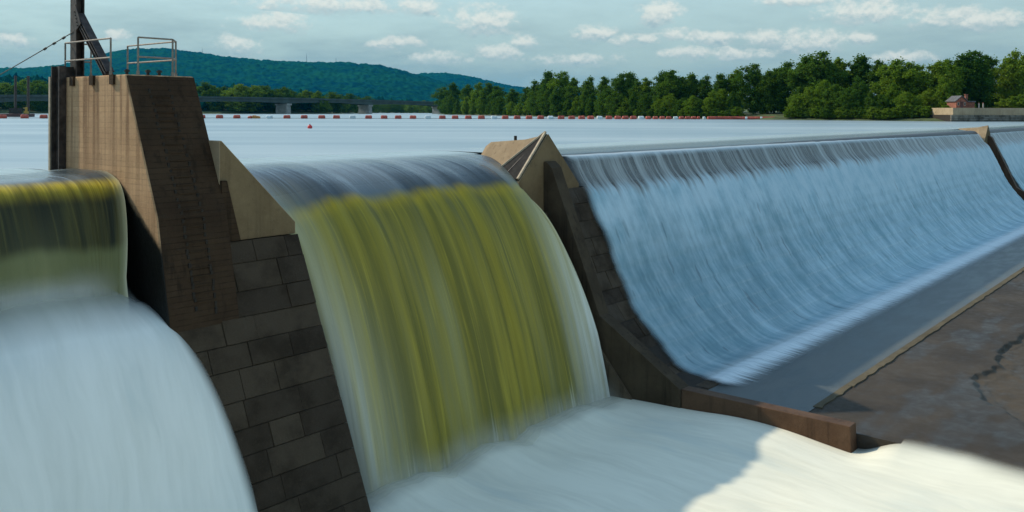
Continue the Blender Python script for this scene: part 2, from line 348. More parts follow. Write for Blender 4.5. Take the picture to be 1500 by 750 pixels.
def mat_film(name):
    """thin white film running over a rubber weir and down the stone steps"""
    m, t = newmat(name); uv, u, s, fade = flow_nodes(t)
    lip, send, stoe = film_s(.22), film_s(9.1), film_s(8.1)
    st = t.noise(t.scale(uv, (1.9, .10, 1)), 1.0, 5.0, .6, .15); fn = t.noise(t.scale(uv, (6.5, .40, 1)), 1.0, 4.0, .6, .3); lo = t.noise(t.scale(uv, (.30, .13, 1)), 1.0, 4.0, .6)
    cloudy = t.noise(t.scale(uv, (.7, .5, 1)), 1.0, 5.0, .65)
    ragged = t.m('ADD', s, t.m('MULTIPLY', t.m('SUBTRACT', t.m('ADD', t.m('MULTIPLY', st, .6), t.m('MULTIPLY', lo, .4)), .5), 3.0))
    inband = t.m('MULTIPLY', t.ss(s, lip - .02, lip + .45), t.ss(ragged, lip + 2.5, lip + 1.5))
    band_a = t.ss(t.m('ADD', t.m('MULTIPLY', st, .7), t.m('MULTIPLY', fn, .3)), .40, .70, .20, .80)
    band_a = t.m('ADD', band_a, t.ss(u, 45, 110, 0, .32), clamp=True)
    low_a = t.m('ADD', t.m('MULTIPLY', t.ss(st, .25, .75), .14), t.m('MULTIPLY', t.ss(fn, .3, .7), .07))
    thick = t.ss(t.m('ADD', t.m('MULTIPLY', u, .02), t.m('MULTIPLY', lo, .8)), .75, 1.9, .50, .80)
    thick = t.m('ADD', thick, t.m('MULTIPLY', t.ss(s, lip + 7.0, lip + 2.0), .25))
    thick = t.m('ADD', thick, t.m('MULTIPLY', t.m('SUBTRACT', cloudy, .5), .35))
    body_a = t.m('ADD', thick, low_a, clamp=True)
    a = t.add('ShaderNodeMix', {0: inband, 2: body_a, 3: band_a}, data_type='FLOAT').outputs[0]
    a = t.m('MAXIMUM', a, t.ss(s, lip + .3, lip + .02))
    toe = t.m('MULTIPLY', t.ss(s, stoe - 1.0, stoe - .1), t.ss(fn, .2, .6, .75, 1.0)); a = t.m('MAXIMUM', a, toe)
    e_n = t.noise(t.scale(uv, (5.0, .25, 1)), 1.0, 4.0, .6)
    a = t.m('MULTIPLY', a, t.ss(t.m('ADD', s, t.m('MULTIPLY', t.m('SUBTRACT', e_n, .5), 1.6)), send + .35, send - .75))
    a = t.m('MULTIPLY', a, fade)
    white = t.mix(t.ss(t.m('ADD', t.m('MULTIPLY', st, .5), t.m('MULTIPLY', cloudy, .5)), .36, .64), (0.30, 0.54, 0.63), (0.52, 0.72, 0.79))
    brick = t.add('ShaderNodeTexBrick', {'Vector': uv, 'Color1': (0, 0, 0, 1), 'Color2': (1, 1, 1, 1), 'Mortar': (.5, .5, .5, 1), 'Scale': 1.0, 'Mortar Size': .0, 'Brick Width': 1.5, 'Row Height': .8}).outputs[0]
    white = t.mix(t.m('MULTIPLY', t.m('MULTIPLY', brick, .30), t.ss(s, lip + 4, lip + 8)), white, (0.30, 0.47, 0.55))
    white = t.mix(t.m('MULTIPLY', t.ss(fn, .58, .76), .16), white, (0.11, 0.25, 0.32))
    white = t.mix(t.m('MULTIPLY', t.ss(s, lip + 8.0, lip + 2.2), t.ss(cloudy, .3, .65, .25, .75)), white, (0.66, 0.80, 0.85))
    rip = t.m('MULTIPLY', t.ss(t.noise(t.scale(uv, (2.3, .42, 1)), 1.0, 2.0, .4, .4), .66, .73), t.ss(s, lip + 2.5, lip + 5.0)); white = t.mix(t.m('MULTIPLY', rip, .42), white, (0.07, 0.12, 0.15))
    rows = t.m('FRACT', t.m('DIVIDE', t.m('ADD', s, t.m('MULTIPLY', t.m('SUBTRACT', lo, .5), .2)), .8)); white = t.mix(t.m('MULTIPLY', t.m('MULTIPLY', t.ss(rows, .80, .98), t.ss(s, lip + 5, lip + 9)), t.ss(cloudy, .4, .6, .05, .22)), white, (0.74, 0.84, 0.87))
    white = t.mix(toe, white, (0.78, 0.86, 0.88))
    white = t.mix(t.m('MULTIPLY', t.ss(s, lip + .5, lip + .05), .8), white, (0.84, 0.86, 0.84))
    white = t.mix(inband, white, (0.66, 0.70, 0.68))
    col = t.mix(t.ss(s, lip - .16, lip + .02), t.mix(t.ss(s, 2.2, 4.9), (0.36, 0.45, 0.47), (0.03, 0.045, 0.05)), white)  # dark strip before the lip: darker reflected sky put into the colour
    p = pbsdf(t, Base_Color=col, Roughness=t.ss(s, lip - .5, lip + .2, .25, .55), IOR=1.33, Normal=bump_streak(t, t.m('ADD', st, t.m('MULTIPLY', fn, .3)), .16, .05))
    return finish(m, t, with_alpha(t, p, a))
def mat_foam(name, a, b):
    m, t = newmat(name); uv, u, s, fade = flow_nodes(t)
    wv_ = t.add('ShaderNodeTexNoise', {'Vector': t.scale(uv, (.25, .12, 1)), 'Scale': 1.0, 'Detail': 3.0}).outputs[1]
    uw = t.vm('ADD', uv, t.vm('MULTIPLY', t.vm('SUBTRACT', wv_, (.5, .5, .5)).outputs[0], (2.2, .8, 0)).outputs[0]).outputs[0]
    n = t.noise(t.scale(uw, (.55, .15, 1)), 1.0, 4.0, .55); n2 = t.noise(t.scale(uw, (2.2, .28, 1)), 1.0, 4.0, .6); n3 = t.noise(t.scale(uw, (6.5, .6, 1)), 1.0, 3.0, .6)
    k_ = t.m('ADD', t.m('ADD', t.m('MULTIPLY', n, .45), t.m('MULTIPLY', n2, .35)), t.m('MULTIPLY', n3, .2))
    col = t.mix(t.ss(k_, .34, .64), tuple(c * .90 for c in a), b)
    col = t.mix(t.m('MULTIPLY', t.ss(n, .48, .32), .22), col, (0.50, 0.62, 0.62))
    p = pbsdf(t, Base_Color=col, Roughness=.8, Normal=bump_streak(t, t.m('ADD', n, t.m('MULTIPLY', n2, .22)), .3, .3))
    t.set(p, 'Specular IOR Level', .15)
    return finish(m, t, with_alpha(t, p, fade))
M['fall_c'] = mat_big_fall('deep_green_fall', 7.3, 16.8, 19.2, (0.52, 0.365, 0.025), (0.36, 0.29, 0.035), (0.185, 0.165, 0.03), .32)
M['fall_l'] = mat_big_fall('dark_olive_fall', 6.45, 9.5, 12.0, (0.66, 0.47, 0.03), (0.10, 0.09, 0.025), (0.022, 0.026, 0.013), .75, 1.0, (8.45, 8.85, (0.17, 0.175, 0.07)), 1.6, .42)
M['film'] = mat_film('white_film')
M['foam'] = mat_foam('white_foam', (0.86, 0.84, 0.69), (0.91, 0.89, 0.74))
M['foam_l'] = mat_foam('plume_foam', (0.92, 0.92, 0.83), (0.96, 0.95, 0.87))

def mat_apron(name, wet):
    m, t = newmat(name); pos = t.add('ShaderNodeNewGeometry').outputs['Position']
    big = t.noise(pos, .35, 5.0, .6); mid = t.noise(pos, 1.7, 6.0, .65); grain = t.noise(pos, 18.0, 6.0, .7)
    lanes = t.noise(t.scale(pos, (.5, 1.6, 1)), .9, 4.0, .55)
    if wet:
        col = t.mix(t.ss(lanes, .3, .7), (0.06, 0.07, 0.07), (0.12, 0.13, 0.125)); r = t.ss(lanes, .3, .7, .3, .5)
    else:
        rough_zone = t.add('ShaderNodeAttribute', attribute_name='broken').outputs['Fac']
        col = t.mix(t.ss(big, .35, .68), (0.046, 0.036, 0.026), (0.076, 0.060, 0.043))
        col = t.mix(t.m('MULTIPLY', t.ss(mid, .5, .75), .6), col, (0.06, 0.058, 0.054))
        col = t.mix(t.m('MULTIPLY', t.ss(grain, .52, .74), t.m('ADD', .25, t.m('MULTIPLY', rough_zone, .5))), col, (0.17, 0.125, 0.075))
        col = t.mix(t.m('MULTIPLY', rough_zone, .30), col, (0.11, 0.082, 0.05)); pud = t.ss(t.noise(t.scale(pos, (.22, .6, 1)), 1.0, 3.0), .50, .62); col = t.mix(t.m('MULTIPLY', pud, .3), col, (0.045, 0.045, 0.043)); r = t.m('SUBTRACT', t.ss(mid, .3, .7, .55, .85), t.m('MULTIPLY', pud, .22))
    p = pbsdf(t, Base_Color=col, Roughness=r, Normal=t.add('ShaderNodeBump', {'Height': t.m('ADD', grain, mid), 'Strength': .5, 'Distance': .03})); t.set(p, 'Specular IOR Level', .45 if wet else .22)
    return finish(m, t, p)
M['apron_wet'] = mat_apron('wet_apron', True); M['apron'] = mat_apron('worn_brown_apron', False)

def mat_leaf(name, a, b, tr=.4):
    m, t = newmat(name); rnd = t.add('ShaderNodeObjectInfo').outputs['Random']
    pos = t.add('ShaderNodeNewGeometry').outputs['Position']; n = t.noise(pos, .45, 4.0, .6)
    col = t.mix(t.m('ADD', t.m('MULTIPLY', rnd, .6), t.m('MULTIPLY', t.ss(n, .3, .7), .4)), a, b)
    d = t.add('ShaderNodeBsdfDiffuse', {'Color': col}); q = t.add('ShaderNodeBsdfTranslucent', {'Color': t.mix(.5, col, (0.10, 0.16, 0.01))})
    return finish(m, t, t.add('ShaderNodeMixShader', {0: tr, 1: d, 2: q}))
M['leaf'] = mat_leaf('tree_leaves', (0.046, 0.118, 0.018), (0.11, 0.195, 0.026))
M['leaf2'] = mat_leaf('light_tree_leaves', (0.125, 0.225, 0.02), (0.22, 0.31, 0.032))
M['bark'] = mat_plain('bark', (0.07, 0.055, 0.04), .9, 0, .4, 3.0, .3)
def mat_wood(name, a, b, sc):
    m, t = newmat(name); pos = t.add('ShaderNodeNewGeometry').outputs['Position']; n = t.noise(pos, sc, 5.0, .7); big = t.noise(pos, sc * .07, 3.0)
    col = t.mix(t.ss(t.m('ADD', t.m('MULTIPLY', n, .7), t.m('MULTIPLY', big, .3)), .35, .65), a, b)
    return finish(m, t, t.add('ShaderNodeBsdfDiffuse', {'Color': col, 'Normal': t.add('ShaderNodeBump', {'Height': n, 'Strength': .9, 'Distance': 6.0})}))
M['hill'] = mat_wood('wooded_hillside', (0.0, 0.026, 0.062), (0.010, 0.085, 0.045), .022)  # dark shaded blue and sunlit green put into the hillside colour
M['ground'] = mat_plain('grassy_ground', (0.06, 0.085, 0.025), .95, 0, .4, .3, .2)

# =====================================================================
# the setting: ground, hills, reservoir
# =====================================================================
shoreR = [survey(p, D) for p, D in ((1760, 196), (1640, 204), (1500, 209), (1440, 207), (1396, 204), (1300, 217), (1140, 240), (1000, 268), (900, 305), (800, 362), (740, 430), (690, 500), (655, 590), (640, 700), (652, 900), (690, 1300))]
shoreL = [survey(p, D) for p, D in ((560, 1300), (535, 1000), (520, 800), (480, 660), (400, 640), (285, 625), (150, 600), (0, 560), (-250, 480), (-600, 380), (-1500, 150))]
pond = [(p.x, p.y) for p in shoreR] + [(p.x, p.y) for p in shoreL] + [(-34, 30), (-14, 0), (-14, -10), (238, -10)]
chan = [(-14, 4), (236, 4), (252, -60), (330, -420), (300, -2500), (20, -2500), (-30, -420), (-16, -60)]
def sdist(P, poly):
    """signed distance, negative inside"""
    poly = np.array(poly); d = np.full(len(P), 1e18); ins = np.zeros(len(P), bool)
    for i in range(len(poly)):
        a, b = poly[i], poly[(i + 1) % len(poly)]; e = b - a; w_ = P - a
        t = np.clip((w_ @ e) / max(e @ e, 1e-9), 0, 1); q = w_ - t[:, None] * e; d = np.minimum(d, (q ** 2).sum(1))
        c1 = P[:, 1] >= a[1]; c2 = P[:, 1] < b[1]; cr = e[0] * w_[:, 1] - e[1] * w_[:, 0]
        ins ^= (c1 & c2 & (cr > 0)) | (~c1 & ~c2 & (cr < 0))
    return np.where(ins, -1, 1) * np.sqrt(d)
def terrain_h(P):
    P = np.asarray(P, float); sp = sdist(P, pond); sc = sdist(P, chan)
    inside = np.minimum(sp, sc)
    land = np.clip(inside, 0, None); h = .15 + 2.2 * (1 - np.exp(-land / 14.0)) + np.clip(land - 40, 0, 500) * .012
    h = h + 1.1 * n2d(P[:, 0] * .011, P[:, 1] * .011, 3.0) * (1 - np.exp(-land / 25))
    # the low wooded rise behind the left shore
    c = np.array([survey(60, 1150).x, survey(60, 1150).y]); r = np.linalg.norm((P - c) * np.array([1, 1]), axis=1)
    h += 22 * np.exp(-(r / 420) ** 2) * (1 - np.exp(-land / 120))
    h = np.where(sp < 0, np.maximum(-4, sp * .22 - .1), h)
    h = np.where((sc < 0) , np.maximum(-11.2, sc * 1.2 - .3), h)
    h = np.where((sc < 0) & (P[:, 1] > -2), np.minimum(h, -10.0), h)
    return h
az = np.concatenate([np.linspace(-math.pi, -.75, 60, endpoint=False), np.linspace(-.75, .75, 260, endpoint=False), np.linspace(.75, math.pi, 60)])
rr = np.concatenate([np.linspace(2, 120, 30, endpoint=False), np.geomspace(120, 1600, 90, endpoint=False), np.geomspace(1600, 9000, 14)])
A, Rr = np.meshgrid(az, rr, indexing='ij')
PX = CAM.x + Rr * (np.cos(A) * FWD.x + np.sin(A) * RGT.x); PY = CAM.y + Rr * (np.cos(A) * FWD.y + np.sin(A) * RGT.y)
HZ = terrain_h(np.stack([PX.ravel(), PY.ravel()], 1))
tag(mk('ground', np.stack([PX.ravel(), PY.ravel(), HZ], 1), grid_faces(len(az), len(rr)), M['ground'], smooth=True, recalc=False), 'grassy river banks and bed', kind='structure')

def hill(name, prof, D0, D1, D2, seed, label, amp=9.0):
    """ridge whose crest height follows prof = (bearing column, photo row) at distance D1"""
    xs = np.array([p[0] for p in prof], float); hs = np.array([elev(p[0], p[1], D1) for p in prof])
    NC = 1300; q, _ = spline(list(zip(xs, hs)), NC); n_r = 90; rs = np.concatenate([np.linspace(D0, D1, 62, endpoint=False), np.linspace(D1, D2, 28)])
    X, D = np.meshgrid(q[:, 0], rs, indexing='ij'); Hc = np.repeat(q[:, 1][:, None], n_r, 1)
    f = np.where(D < D1, np.clip((D - D0) / (D1 - D0), 0, 1), np.clip((D2 - D) / (D2 - D1), 0, 1)); prof_ = f * f * (3 - 2 * f) * .55 + f * .45
    wx = CAM.x + FWD.x * D + RGT.x * (X - 750) / FPX * D; wy = CAM.y + FWD.y * D + RGT.y * (X - 750) / FPX * D
    low = n2d(wx / 700, wy / 700, seed); sm = n2d(wx / 55, wy / 55, seed + 3); sm2 = n2d(wx / 18, wy / 18, seed + 5)
    z = Hc * np.clip(prof_ + low * .14 * f * (1 - f) * 4, 0, 1.0) + (sm * amp + sm2 * amp * .8) * np.clip(f * 6, 0, 1) - 2
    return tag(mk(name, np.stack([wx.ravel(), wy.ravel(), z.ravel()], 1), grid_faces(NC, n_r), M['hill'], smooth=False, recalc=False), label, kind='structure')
hill('hill', [(-420, 116), (-200, 104), (-50, 101), (20, 100), (80, 97), (130, 86), (180, 74), (228, 70.5), (270, 74), (330, 83), (400, 89), (450, 91), (500, 92), (550, 96), (590, 105), (630, 116), (680, 130), (760, 150), (850, 163)], 1900, 4600, 7000, 1.3, 'long wooded ridge rising beyond the bridge')
hill('hill', [(420, 165), (500, 140), (560, 118), (600, 109), (650, 107), (690, 112), (720, 119), (760, 127), (850, 136), (1000, 145), (1250, 158)], 3900, 6200, 8200, 4.1, 'lower wooded ridge falling away behind the right shore trees', 8.0)

res = [(-1500, 5.98), (1800, 5.98), (1800, 1700), (-1500, 1700)]
rv = [(a, b, 0.0) for a, b in res]; rf_ = [(0, 1, 2, 3)]
for a, b in ((-40, -1.2), (12.17, 15.6), (31.0, 33.55), (115.3, 118.7), (232, 300)):
    n = len(rv); rv += [(a, 2.0, 0.0), (b, 2.0, 0.0), (b, 5.98, 0.0), (a, 5.98, 0.0)]; rf_.append((n, n + 1, n + 2, n + 3))
tag(mk('reservoir', rv, rf_, M['res'], recalc=False), 'smooth pale blue reservoir above the dam', kind='structure')

# =====================================================================
# dam masonry
# =====================================================================
PR_R = [(1.12, -1.60), (1.42, -2.0), (2.16, -3.58), (3.29, -5.93), (4.72, -7.84), (6.25, -9.15), (8.25, -9.38)]
PR_L = [(2.36, -1.92), (3.75, -5.0), (5.43, -8.7), (6.3, -10.6)]
def block_face(parent, prof, u0, u1, course, seed, mat, limit=300, back=.3, lmin=1.1, lmax=1.9, stop=None):
    """courses of single chamfered stones laid along a (v,z) profile"""
    r = random.Random(seed); P, S = spline(prof, 400); L = S[-1]; nc = int(round(L / course)); cnt = 0
    cell = []; cuts = [c * L / nc + (r.uniform(-.09, .09) if 0 < c < nc else 0) for c in range(nc + 1)]
    for c in range(nc):
        s0, s1 = cuts[c], cuts[c + 1]; u = u0 - r.uniform(0, lmax * .6)
        while u < u1:
            l = r.uniform(lmin, lmax)
            if u1 - (u + l) < .45: l = u1 - u + .001
            a, b = max(u, u0), min(u + l, u1); u += l
            if b - a > .1: cell.append((a, s0, s1, b))
    cell.sort(key=lambda q: q[0]); rest = G()
    for k, (a, s0, s1, b) in enumerate(cell):
        def at(s): return np.array([np.interp(s, S, P[:, 0]), np.interp(s, S, P[:, 1])])
        g = .0045; p0, p1 = at(s0 + g), at(s1 - g); tdir = (p1 - p0) / np.linalg.norm(p1 - p0); nrm = np.array([-tdir[1], tdir[0]])
        if nrm[0] < 0: nrm = -nrm
        ch = .012; j = r.uniform(-.012, .02)
        def ring(uu0, uu1, inset, depth):
            q0 = p0 + tdir * inset + nrm * depth; q1 = p1 - tdir * inset + nrm * depth
            return [W3(uu0 + inset, *q0), W3(uu1 - inset, *q0), W3(uu1 - inset, *q1), W3(uu0 + inset, *q1)]
        v = ring(a + g, b - g, 0, -back) + ring(a + g, b - g, 0, j - ch) + ring(a + g, b - g, ch, j + r.uniform(0, .015))
        f = [(3, 2, 1, 0), (8, 9, 10, 11)] + [(o + i, o + (i + 1) % 4, o + 4 + (i + 1) % 4, o + 4 + i) for o in (0, 4) for i in range(4)]
        if cnt < limit: mk('stone_block', v, f, mat, parent); cnt += 1
        else: rest.addm(v, f)
    if rest.v: tag(rest.build('stone_blocks', mat, parent), kind='stuff')

# right-hand spillway: masonry sections between the piers
def spillway(name, u0, u1, label, blocks):
    t = empty(name, W3((u0 + u1) / 2, 3, -10.6), label, 'spillway')
    pr = [(a - .05, b - .025) for a, b in PR_R]
    poly = [(-2.6, -1.66), (.9, -1.66)] + pr + [(8.25, -10.6), (-2.6, -10.6)]
    G().prism_u(poly, u0, u1).build('core', M['core'], t)
    if blocks: block_face(t, PR_R, u0, u1, .80, 5, M['stone'], back=.22)
    return t
s1 = spillway('spillway', 32.0, 115.5, 'stepped granite spillway under white film between gabled piers', True)
spillway('spillway', 118.6, 232.0, 'stretch of spillway beyond the small far pier', False)

# rubber weirs
def weir(u0, u1, label):
    pts = [(-2.4, -1.3), (-2.2, -.8), (-1.5, -.35), (-.7, -.16), (0, -.18), (.26, -.34), (.42, -.62), (.56, -1.02), (.72, -1.62)]
    q, _ = spline(pts, 26); poly = [tuple(p) for p in q]
    g = G().prism_u(poly, u0, u1)
    return tag(g.build('rubber_weir', M['rubber']), label, 'weir', 'inflated rubber weirs on the dam crest')
weir(33.6, 115.0, 'black inflated rubber weir under the water between the gabled piers')
weir(119.0, 232.0, 'black inflated rubber weir beyond the small far pier')

# =====================================================================
# piers
# =====================================================================
def gable_pier(u, dz, rib_to, label, detail=True, width=1.0):
    t = empty('dam_pier', W3(u, 0, -10.5), label, 'pier')
    w_ = 2.35 * width
    # body: 45-degree sides, ridge sinking towards the upstream nose
    secs = [(1.05, .93), (0.0, .76), (-2.02, .60), (-2.35, .40)]
    V_, F_ = [], []
    for v, zt in secs:
        hw = w_ - (.12 if v < -2.1 else 0)
        zs = zt + dz
        cap = .0 if v > .9 else .34
        sec = [(u - hw, -2.6), (u - hw, zs - hw), (u - cap - .02, zs - cap * .25 - .02), (u + cap + .02, zs - cap * .25 - .02), (u + hw, zs - hw), (u + hw, -2.6)]
        V_ += [W3(a, v, b) for a, b in sec]
    n = 6
    for i in range(len(secs) - 1):
        for k in range(n): F_.append((i * n + k, i * n + (k + 1) % n, (i + 1) * n + (k + 1) % n, (i + 1) * n + k))
    F_ += [tuple(range(n)), tuple((len(secs) - 1) * n + k for k in range(n))[::-1]]
    mk('gable_block', V_, F_, M['tan'], t)
    G().prism_v([(u - w_ + .02, -2.6), (u - w_ + .02, .93 + dz - w_ - .01), (u, .905 + dz), (u + w_ - .02, .93 + dz - w_ - .01), (u + w_ - .02, -2.6)], 1.052, 1.075).build('gable_face', M['tan_shade'], t)  # thin added skin that carries the painted shade of the gable front
    # masonry shaft under the gable
    if detail:
        G().prism_u([(-2.3, -2.6), (1.0, -2.6), (1.25, -2.55), (2.0, -4.2), (2.8, -6.2), (4.3, -8.2), (6.3, -10.5), (-2.3, -10.5)], u - .5, u + .45).build('shaft', M['darkconc'], t)
    # slanting rib on the downstream side
    rib = [(1.0, -.30 + dz), (1.22, -.30 + dz), (1.52, -.55 + dz), (4.09, -6.69), (7.94, -9.05), (7.94, -10.5), (1.0, -10.5)]
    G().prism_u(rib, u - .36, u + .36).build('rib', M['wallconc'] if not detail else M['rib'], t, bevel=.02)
    if detail:
        # dark rubber seal and its clamp bars on the flow side of the gable
        a, b, c = (u - .06, 1.0, .93), (u - 2.0, 1.0, -1.07), (u - 2.0, -.75, -1.12)
        off = (-.085, 0, .085); 
        v = [W3(p[0] + off[0], p[1], p[2] + off[2]) for p in (a, b, c)] + [W3(p[0] + .03, p[1], p[2] - .03) for p in (a, b, c)]
        mk('seal_flap', v, [(0, 1, 2), (5, 4, 3), (0, 3, 4, 1), (1, 4, 5, 2), (2, 5, 3, 0)], M['seal'], t)
        for p, q in ((a, b), (a, c)):
            G().obb(W3(p[0] - .085, p[1] + .01, p[2] + .09), W3(q[0] - .085, q[1] + .01, q[2] + .09), .09, .09).build('clamp_bar', M['trim'], t)
        for k in range(3):
            f = .25 + .22 * k; p = [b[i] * f + a[i] * (1 - f) for i in range(3)]; q = [c[i] * f + a[i] * (1 - f) for i in range(3)]
            d = [q[i] * .5 + p[i] * .5 for i in range(3)]
        G().obb(W3(u - .14, .93, .93), W3(u - 2.08, .12, -.99), .04, .05).build('seam', M['sill2'], t)
        G().tube([W3(u, -.85, .55), W3(u, -.85, .80)], .07, 8).build('mooring_pin', M['iron'], t)
    return t
M['tan_shade'] = mat_concrete('shaded_tan_concrete', (0.165, 0.112, 0.058), (0.235, 0.165, 0.088), stain=(.035, .025, .016), stain_amt=.3)  # tan concrete darkened: shade on the downstream faces put into the colour
M['sill2'] = mat_plain('grey_steel_strip', (0.12, 0.10, 0.085), .6, .2, .2)
M['seal'] = mat_plain('matt_black_seal', (0.018, 0.016, 0.014), .95, 0, .4)
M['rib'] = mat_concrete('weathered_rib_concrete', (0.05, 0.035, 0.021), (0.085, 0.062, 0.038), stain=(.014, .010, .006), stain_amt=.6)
gable_pier(31.5, 0, True, 'gabled concrete dam pier with black seal flap and long rib')
gable_pier(117.0, -.42, True, 'small far gabled dam pier splitting the white film', False)

# training wall at the foot of the rib
t = empty('training_wall', W3(31.5, 11, -10.6), 'low brown training wall between foam pool and apron', 'wall')
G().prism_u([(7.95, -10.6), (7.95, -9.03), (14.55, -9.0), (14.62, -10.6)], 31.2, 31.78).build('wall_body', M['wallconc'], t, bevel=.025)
# --- tower pier ---
t = empty('tower_pier', W3(14.5, 1, -10.6), 'tall board marked concrete tower pier carrying the railing and steel column', 'pier')
k = -.4555
def bv(z): return .84 + (2.93 - z) * .4555 if z > -1 else 2.63 + (-1 - z) * .222
tower_prof = [(-3.35, 2.93), (.84, 2.93)] + [(bv(z), z) for z in (1.0, -1.0, -3.98)] + [(-3.35, -3.98)]
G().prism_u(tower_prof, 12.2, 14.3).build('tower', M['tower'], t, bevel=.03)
bt = []
fz = [2.90, 1.0, -1.0, -3.0, -4.0]
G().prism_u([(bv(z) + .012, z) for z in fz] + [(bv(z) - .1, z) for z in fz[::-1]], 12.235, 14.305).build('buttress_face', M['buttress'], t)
# half gable wing towards the green fall
wing = [(14.28, 1.04), (14.36, 1.04), (16.95, -1.55), (16.95, -1.92), (14.28, -1.92)]
G().prism_v(wing, -2.4, 2.3).build('wing', M['tan'], t, bevel=.03)
G().prism_v([(14.30, 1.01), (14.34, 1.01), (16.92, -1.56), (16.92, -1.90), (14.30, -1.90)], 2.302, 2.308).build('wing_face', M['tan_shade'], t)  # same darkened skin, shade painted on the wing front
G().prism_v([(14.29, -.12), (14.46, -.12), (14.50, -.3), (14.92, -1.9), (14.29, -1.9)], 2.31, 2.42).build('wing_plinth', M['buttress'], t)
pl = [(a - .035, b) for a, b in PR_L]
G().prism_u([(-2.4, -1.96)] + [(2.32, -1.96)] + pl[1:] + [(-2.4, -10.6)], 12.22, 16.9).build('core', M['core'], t)
block_face(t, PR_L, 12.2, 17.0, .76, 21, M['stone'], back=.25, lmin=.9, lmax=1.9)
# rungs and side chases down the battered face
for kx in (12.80, 13.42):
    g = G(); z = 2.55
    while z > -3.6:
        zz = z - rng.uniform(.10, .2); jx = rng.uniform(-.025, .025); dx = (2.55 - z) * .035
        g.box(W3(kx + jx + dx - .035, bv(z) + .0, zz), W3(kx + jx + dx + .035, bv(z) + .05 + rng.uniform(0, .03), z - .015)); z -= rng.uniform(.16, .24)
    tag(g.build('rough_chase', M['core'], t), kind='stuff')
for i in range(26):
    z = 2.3 - i * .225; dx = (2.55 - z) * .035
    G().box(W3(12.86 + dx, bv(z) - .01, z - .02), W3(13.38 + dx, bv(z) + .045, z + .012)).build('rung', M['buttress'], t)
for (u, v) in ((12.25, -1.1), (12.25, .15), (12.25, -2.4)):
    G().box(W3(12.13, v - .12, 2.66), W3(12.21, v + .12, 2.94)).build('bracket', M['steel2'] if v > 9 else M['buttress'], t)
for (u, v) in ((12.5, .35), (13.0, .6), (13.35, .6)):
    G().tube([W3(u, v, 2.92), W3(u, v, 3.1)], .045, 8).tube([W3(u, v, 3.02), W3(u, v, 3.08)], .075, 6).build('anchor_bolt', M['iron'], t)
# gate guide on the upstream corner
g_ = empty('gate_guide', W3(12.0, -3.2, .0), 'tall rusty steel gate guide on upstream corner of tower pier', 'gate guide')
G().box(W3(11.98, -3.45, -1.5), W3(12.19, -3.40, 3.28)).box(W3(11.98, -2.92, -1.5), W3(12.19, -2.88, 3.28)).box(W3(12.12, -3.40, -1.5), W3(12.19, -2.92, 3.28)).build('channel', M['steel'], g_)
G().box(W3(11.95, -3.56, -1.5), W3(12.0, -3.46, 2.95)).build('wear_strip', M['trim'], g_)
G().box(W3(12.195, -3.30, 2.94), W3(12.55, -2.95, 3.26)).build('head_block', M['steel'], g_)
# steel column with brace
cB = W3(12.56, -2.95, 2.94)
c_ = empty('steel_column', cB, 'dark riveted steel column with slanting brace on the tower pier', 'column')
x, y, z0 = cB
G().box((x - .13, y - .20, z0), (x - .10, y + .20, 9.5)).box((x + .10, y - .20, z0), (x + .13, y + .20, 9.5)).box((x - .10, y - .02, z0), (x + .10, y + .02, 9.5)).build('post', M['steel'], c_)
G().box((x - .16, y - .24, z0), (x + .16, y + .24, z0 + .05)).build('base_plate', M['steel'], c_)
p0 = Vector((x, y - .12, 4.85)); p1 = Vector((x + .02, y - 2.06, 2.98))
br = G().obb(p0, p1, .24, .05); nn = (p1 - p0).normalized().cross(Vector((1, 0, 0)))
br.obb(p0 + nn * .11, p1 + nn * .11, .24, .03).obb(p0 - nn * .11, p1 - nn * .11, .24, .03).build('brace', M['steel'], c_)
gp_ = G().obb(p0 + Vector((-.135, .1, .25)), p0 + Vector((-.135, -.28, -.36)), .02, .34).build('gusset_plate', M['steel'], c_)
for k in range(5):
    G().box((x - .175, y - .16 - .05 * k, 4.95 - .11 * k), (x - .145, y - .13 - .05 * k, 4.98 - .11 * k)).build('rivet', M['iron'], gp_)
# cable running from the column down into the reservoir
pA = Vector((x - .13, y, 4.35)); pB = survey(-250, 45, -1.0); cpts = []
for i in range(41):
    f = i / 40; q = pA.lerp(pB, f); q.z -= 4 * f * (1 - f) * .12; cpts.append(q)
cb = empty('guy_cable', pA, 'thin sagging cable with small clamps tied to steel column', 'cable')
G().tube(cpts, .016, 6).build('wire', M['iron'], cb)
for i in (1, 2, 3): G().tube([cpts[i] - Vector((.03, 0, .03)), cpts[i] + Vector((.05, 0, .03))], .04, 6).build('clamp', M['iron'], cb)
# railings
def railing(path, label, zt=2.93, h=1.08, mid=.52):
    o = empty('pipe_railing', W3(path[0][0], path[0][1], zt), label, 'railing')
    for (u, v) in path: G().tube([W3(u, v, zt), W3(u, v, zt + h)], .028, 8).tube([W3(u, v, zt), W3(u, v, zt + .12)], .045, 8).build('post', M['steel2'], o)
    for zz, nm in ((h, 'top_rail'), (mid, 'mid_rail')):
        for a, b in zip(path[:-1], path[1:]): G().tube([W3(*a, zt + zz), W3(*b, zt + zz)], .025, 8).build(nm, M['steel2'], o)
    return o
railing([(13.1, -3.2), (12.3, -3.2), (12.3, -.22)], 'pipe railing with rusty posts round the steel column')
railing([(12.62, .76), (13.68, .76), (14.15, .1), (14.15, -2.9)], 'pipe railing along the battered edge and far side of tower pier')

# left abutment, out of the picture
t = empty('abutment', W3(-10, 0, -10.6), 'concrete abutment at the left end of the dam', 'abutment')
G().prism_v([(-14, 1.6), (-3.6, 1.6), (-1.2, -.9), (-1.2, -10.6), (-14, -10.6)], -5, 6).build('abutment_block', M['tan'], t, bevel=.05)
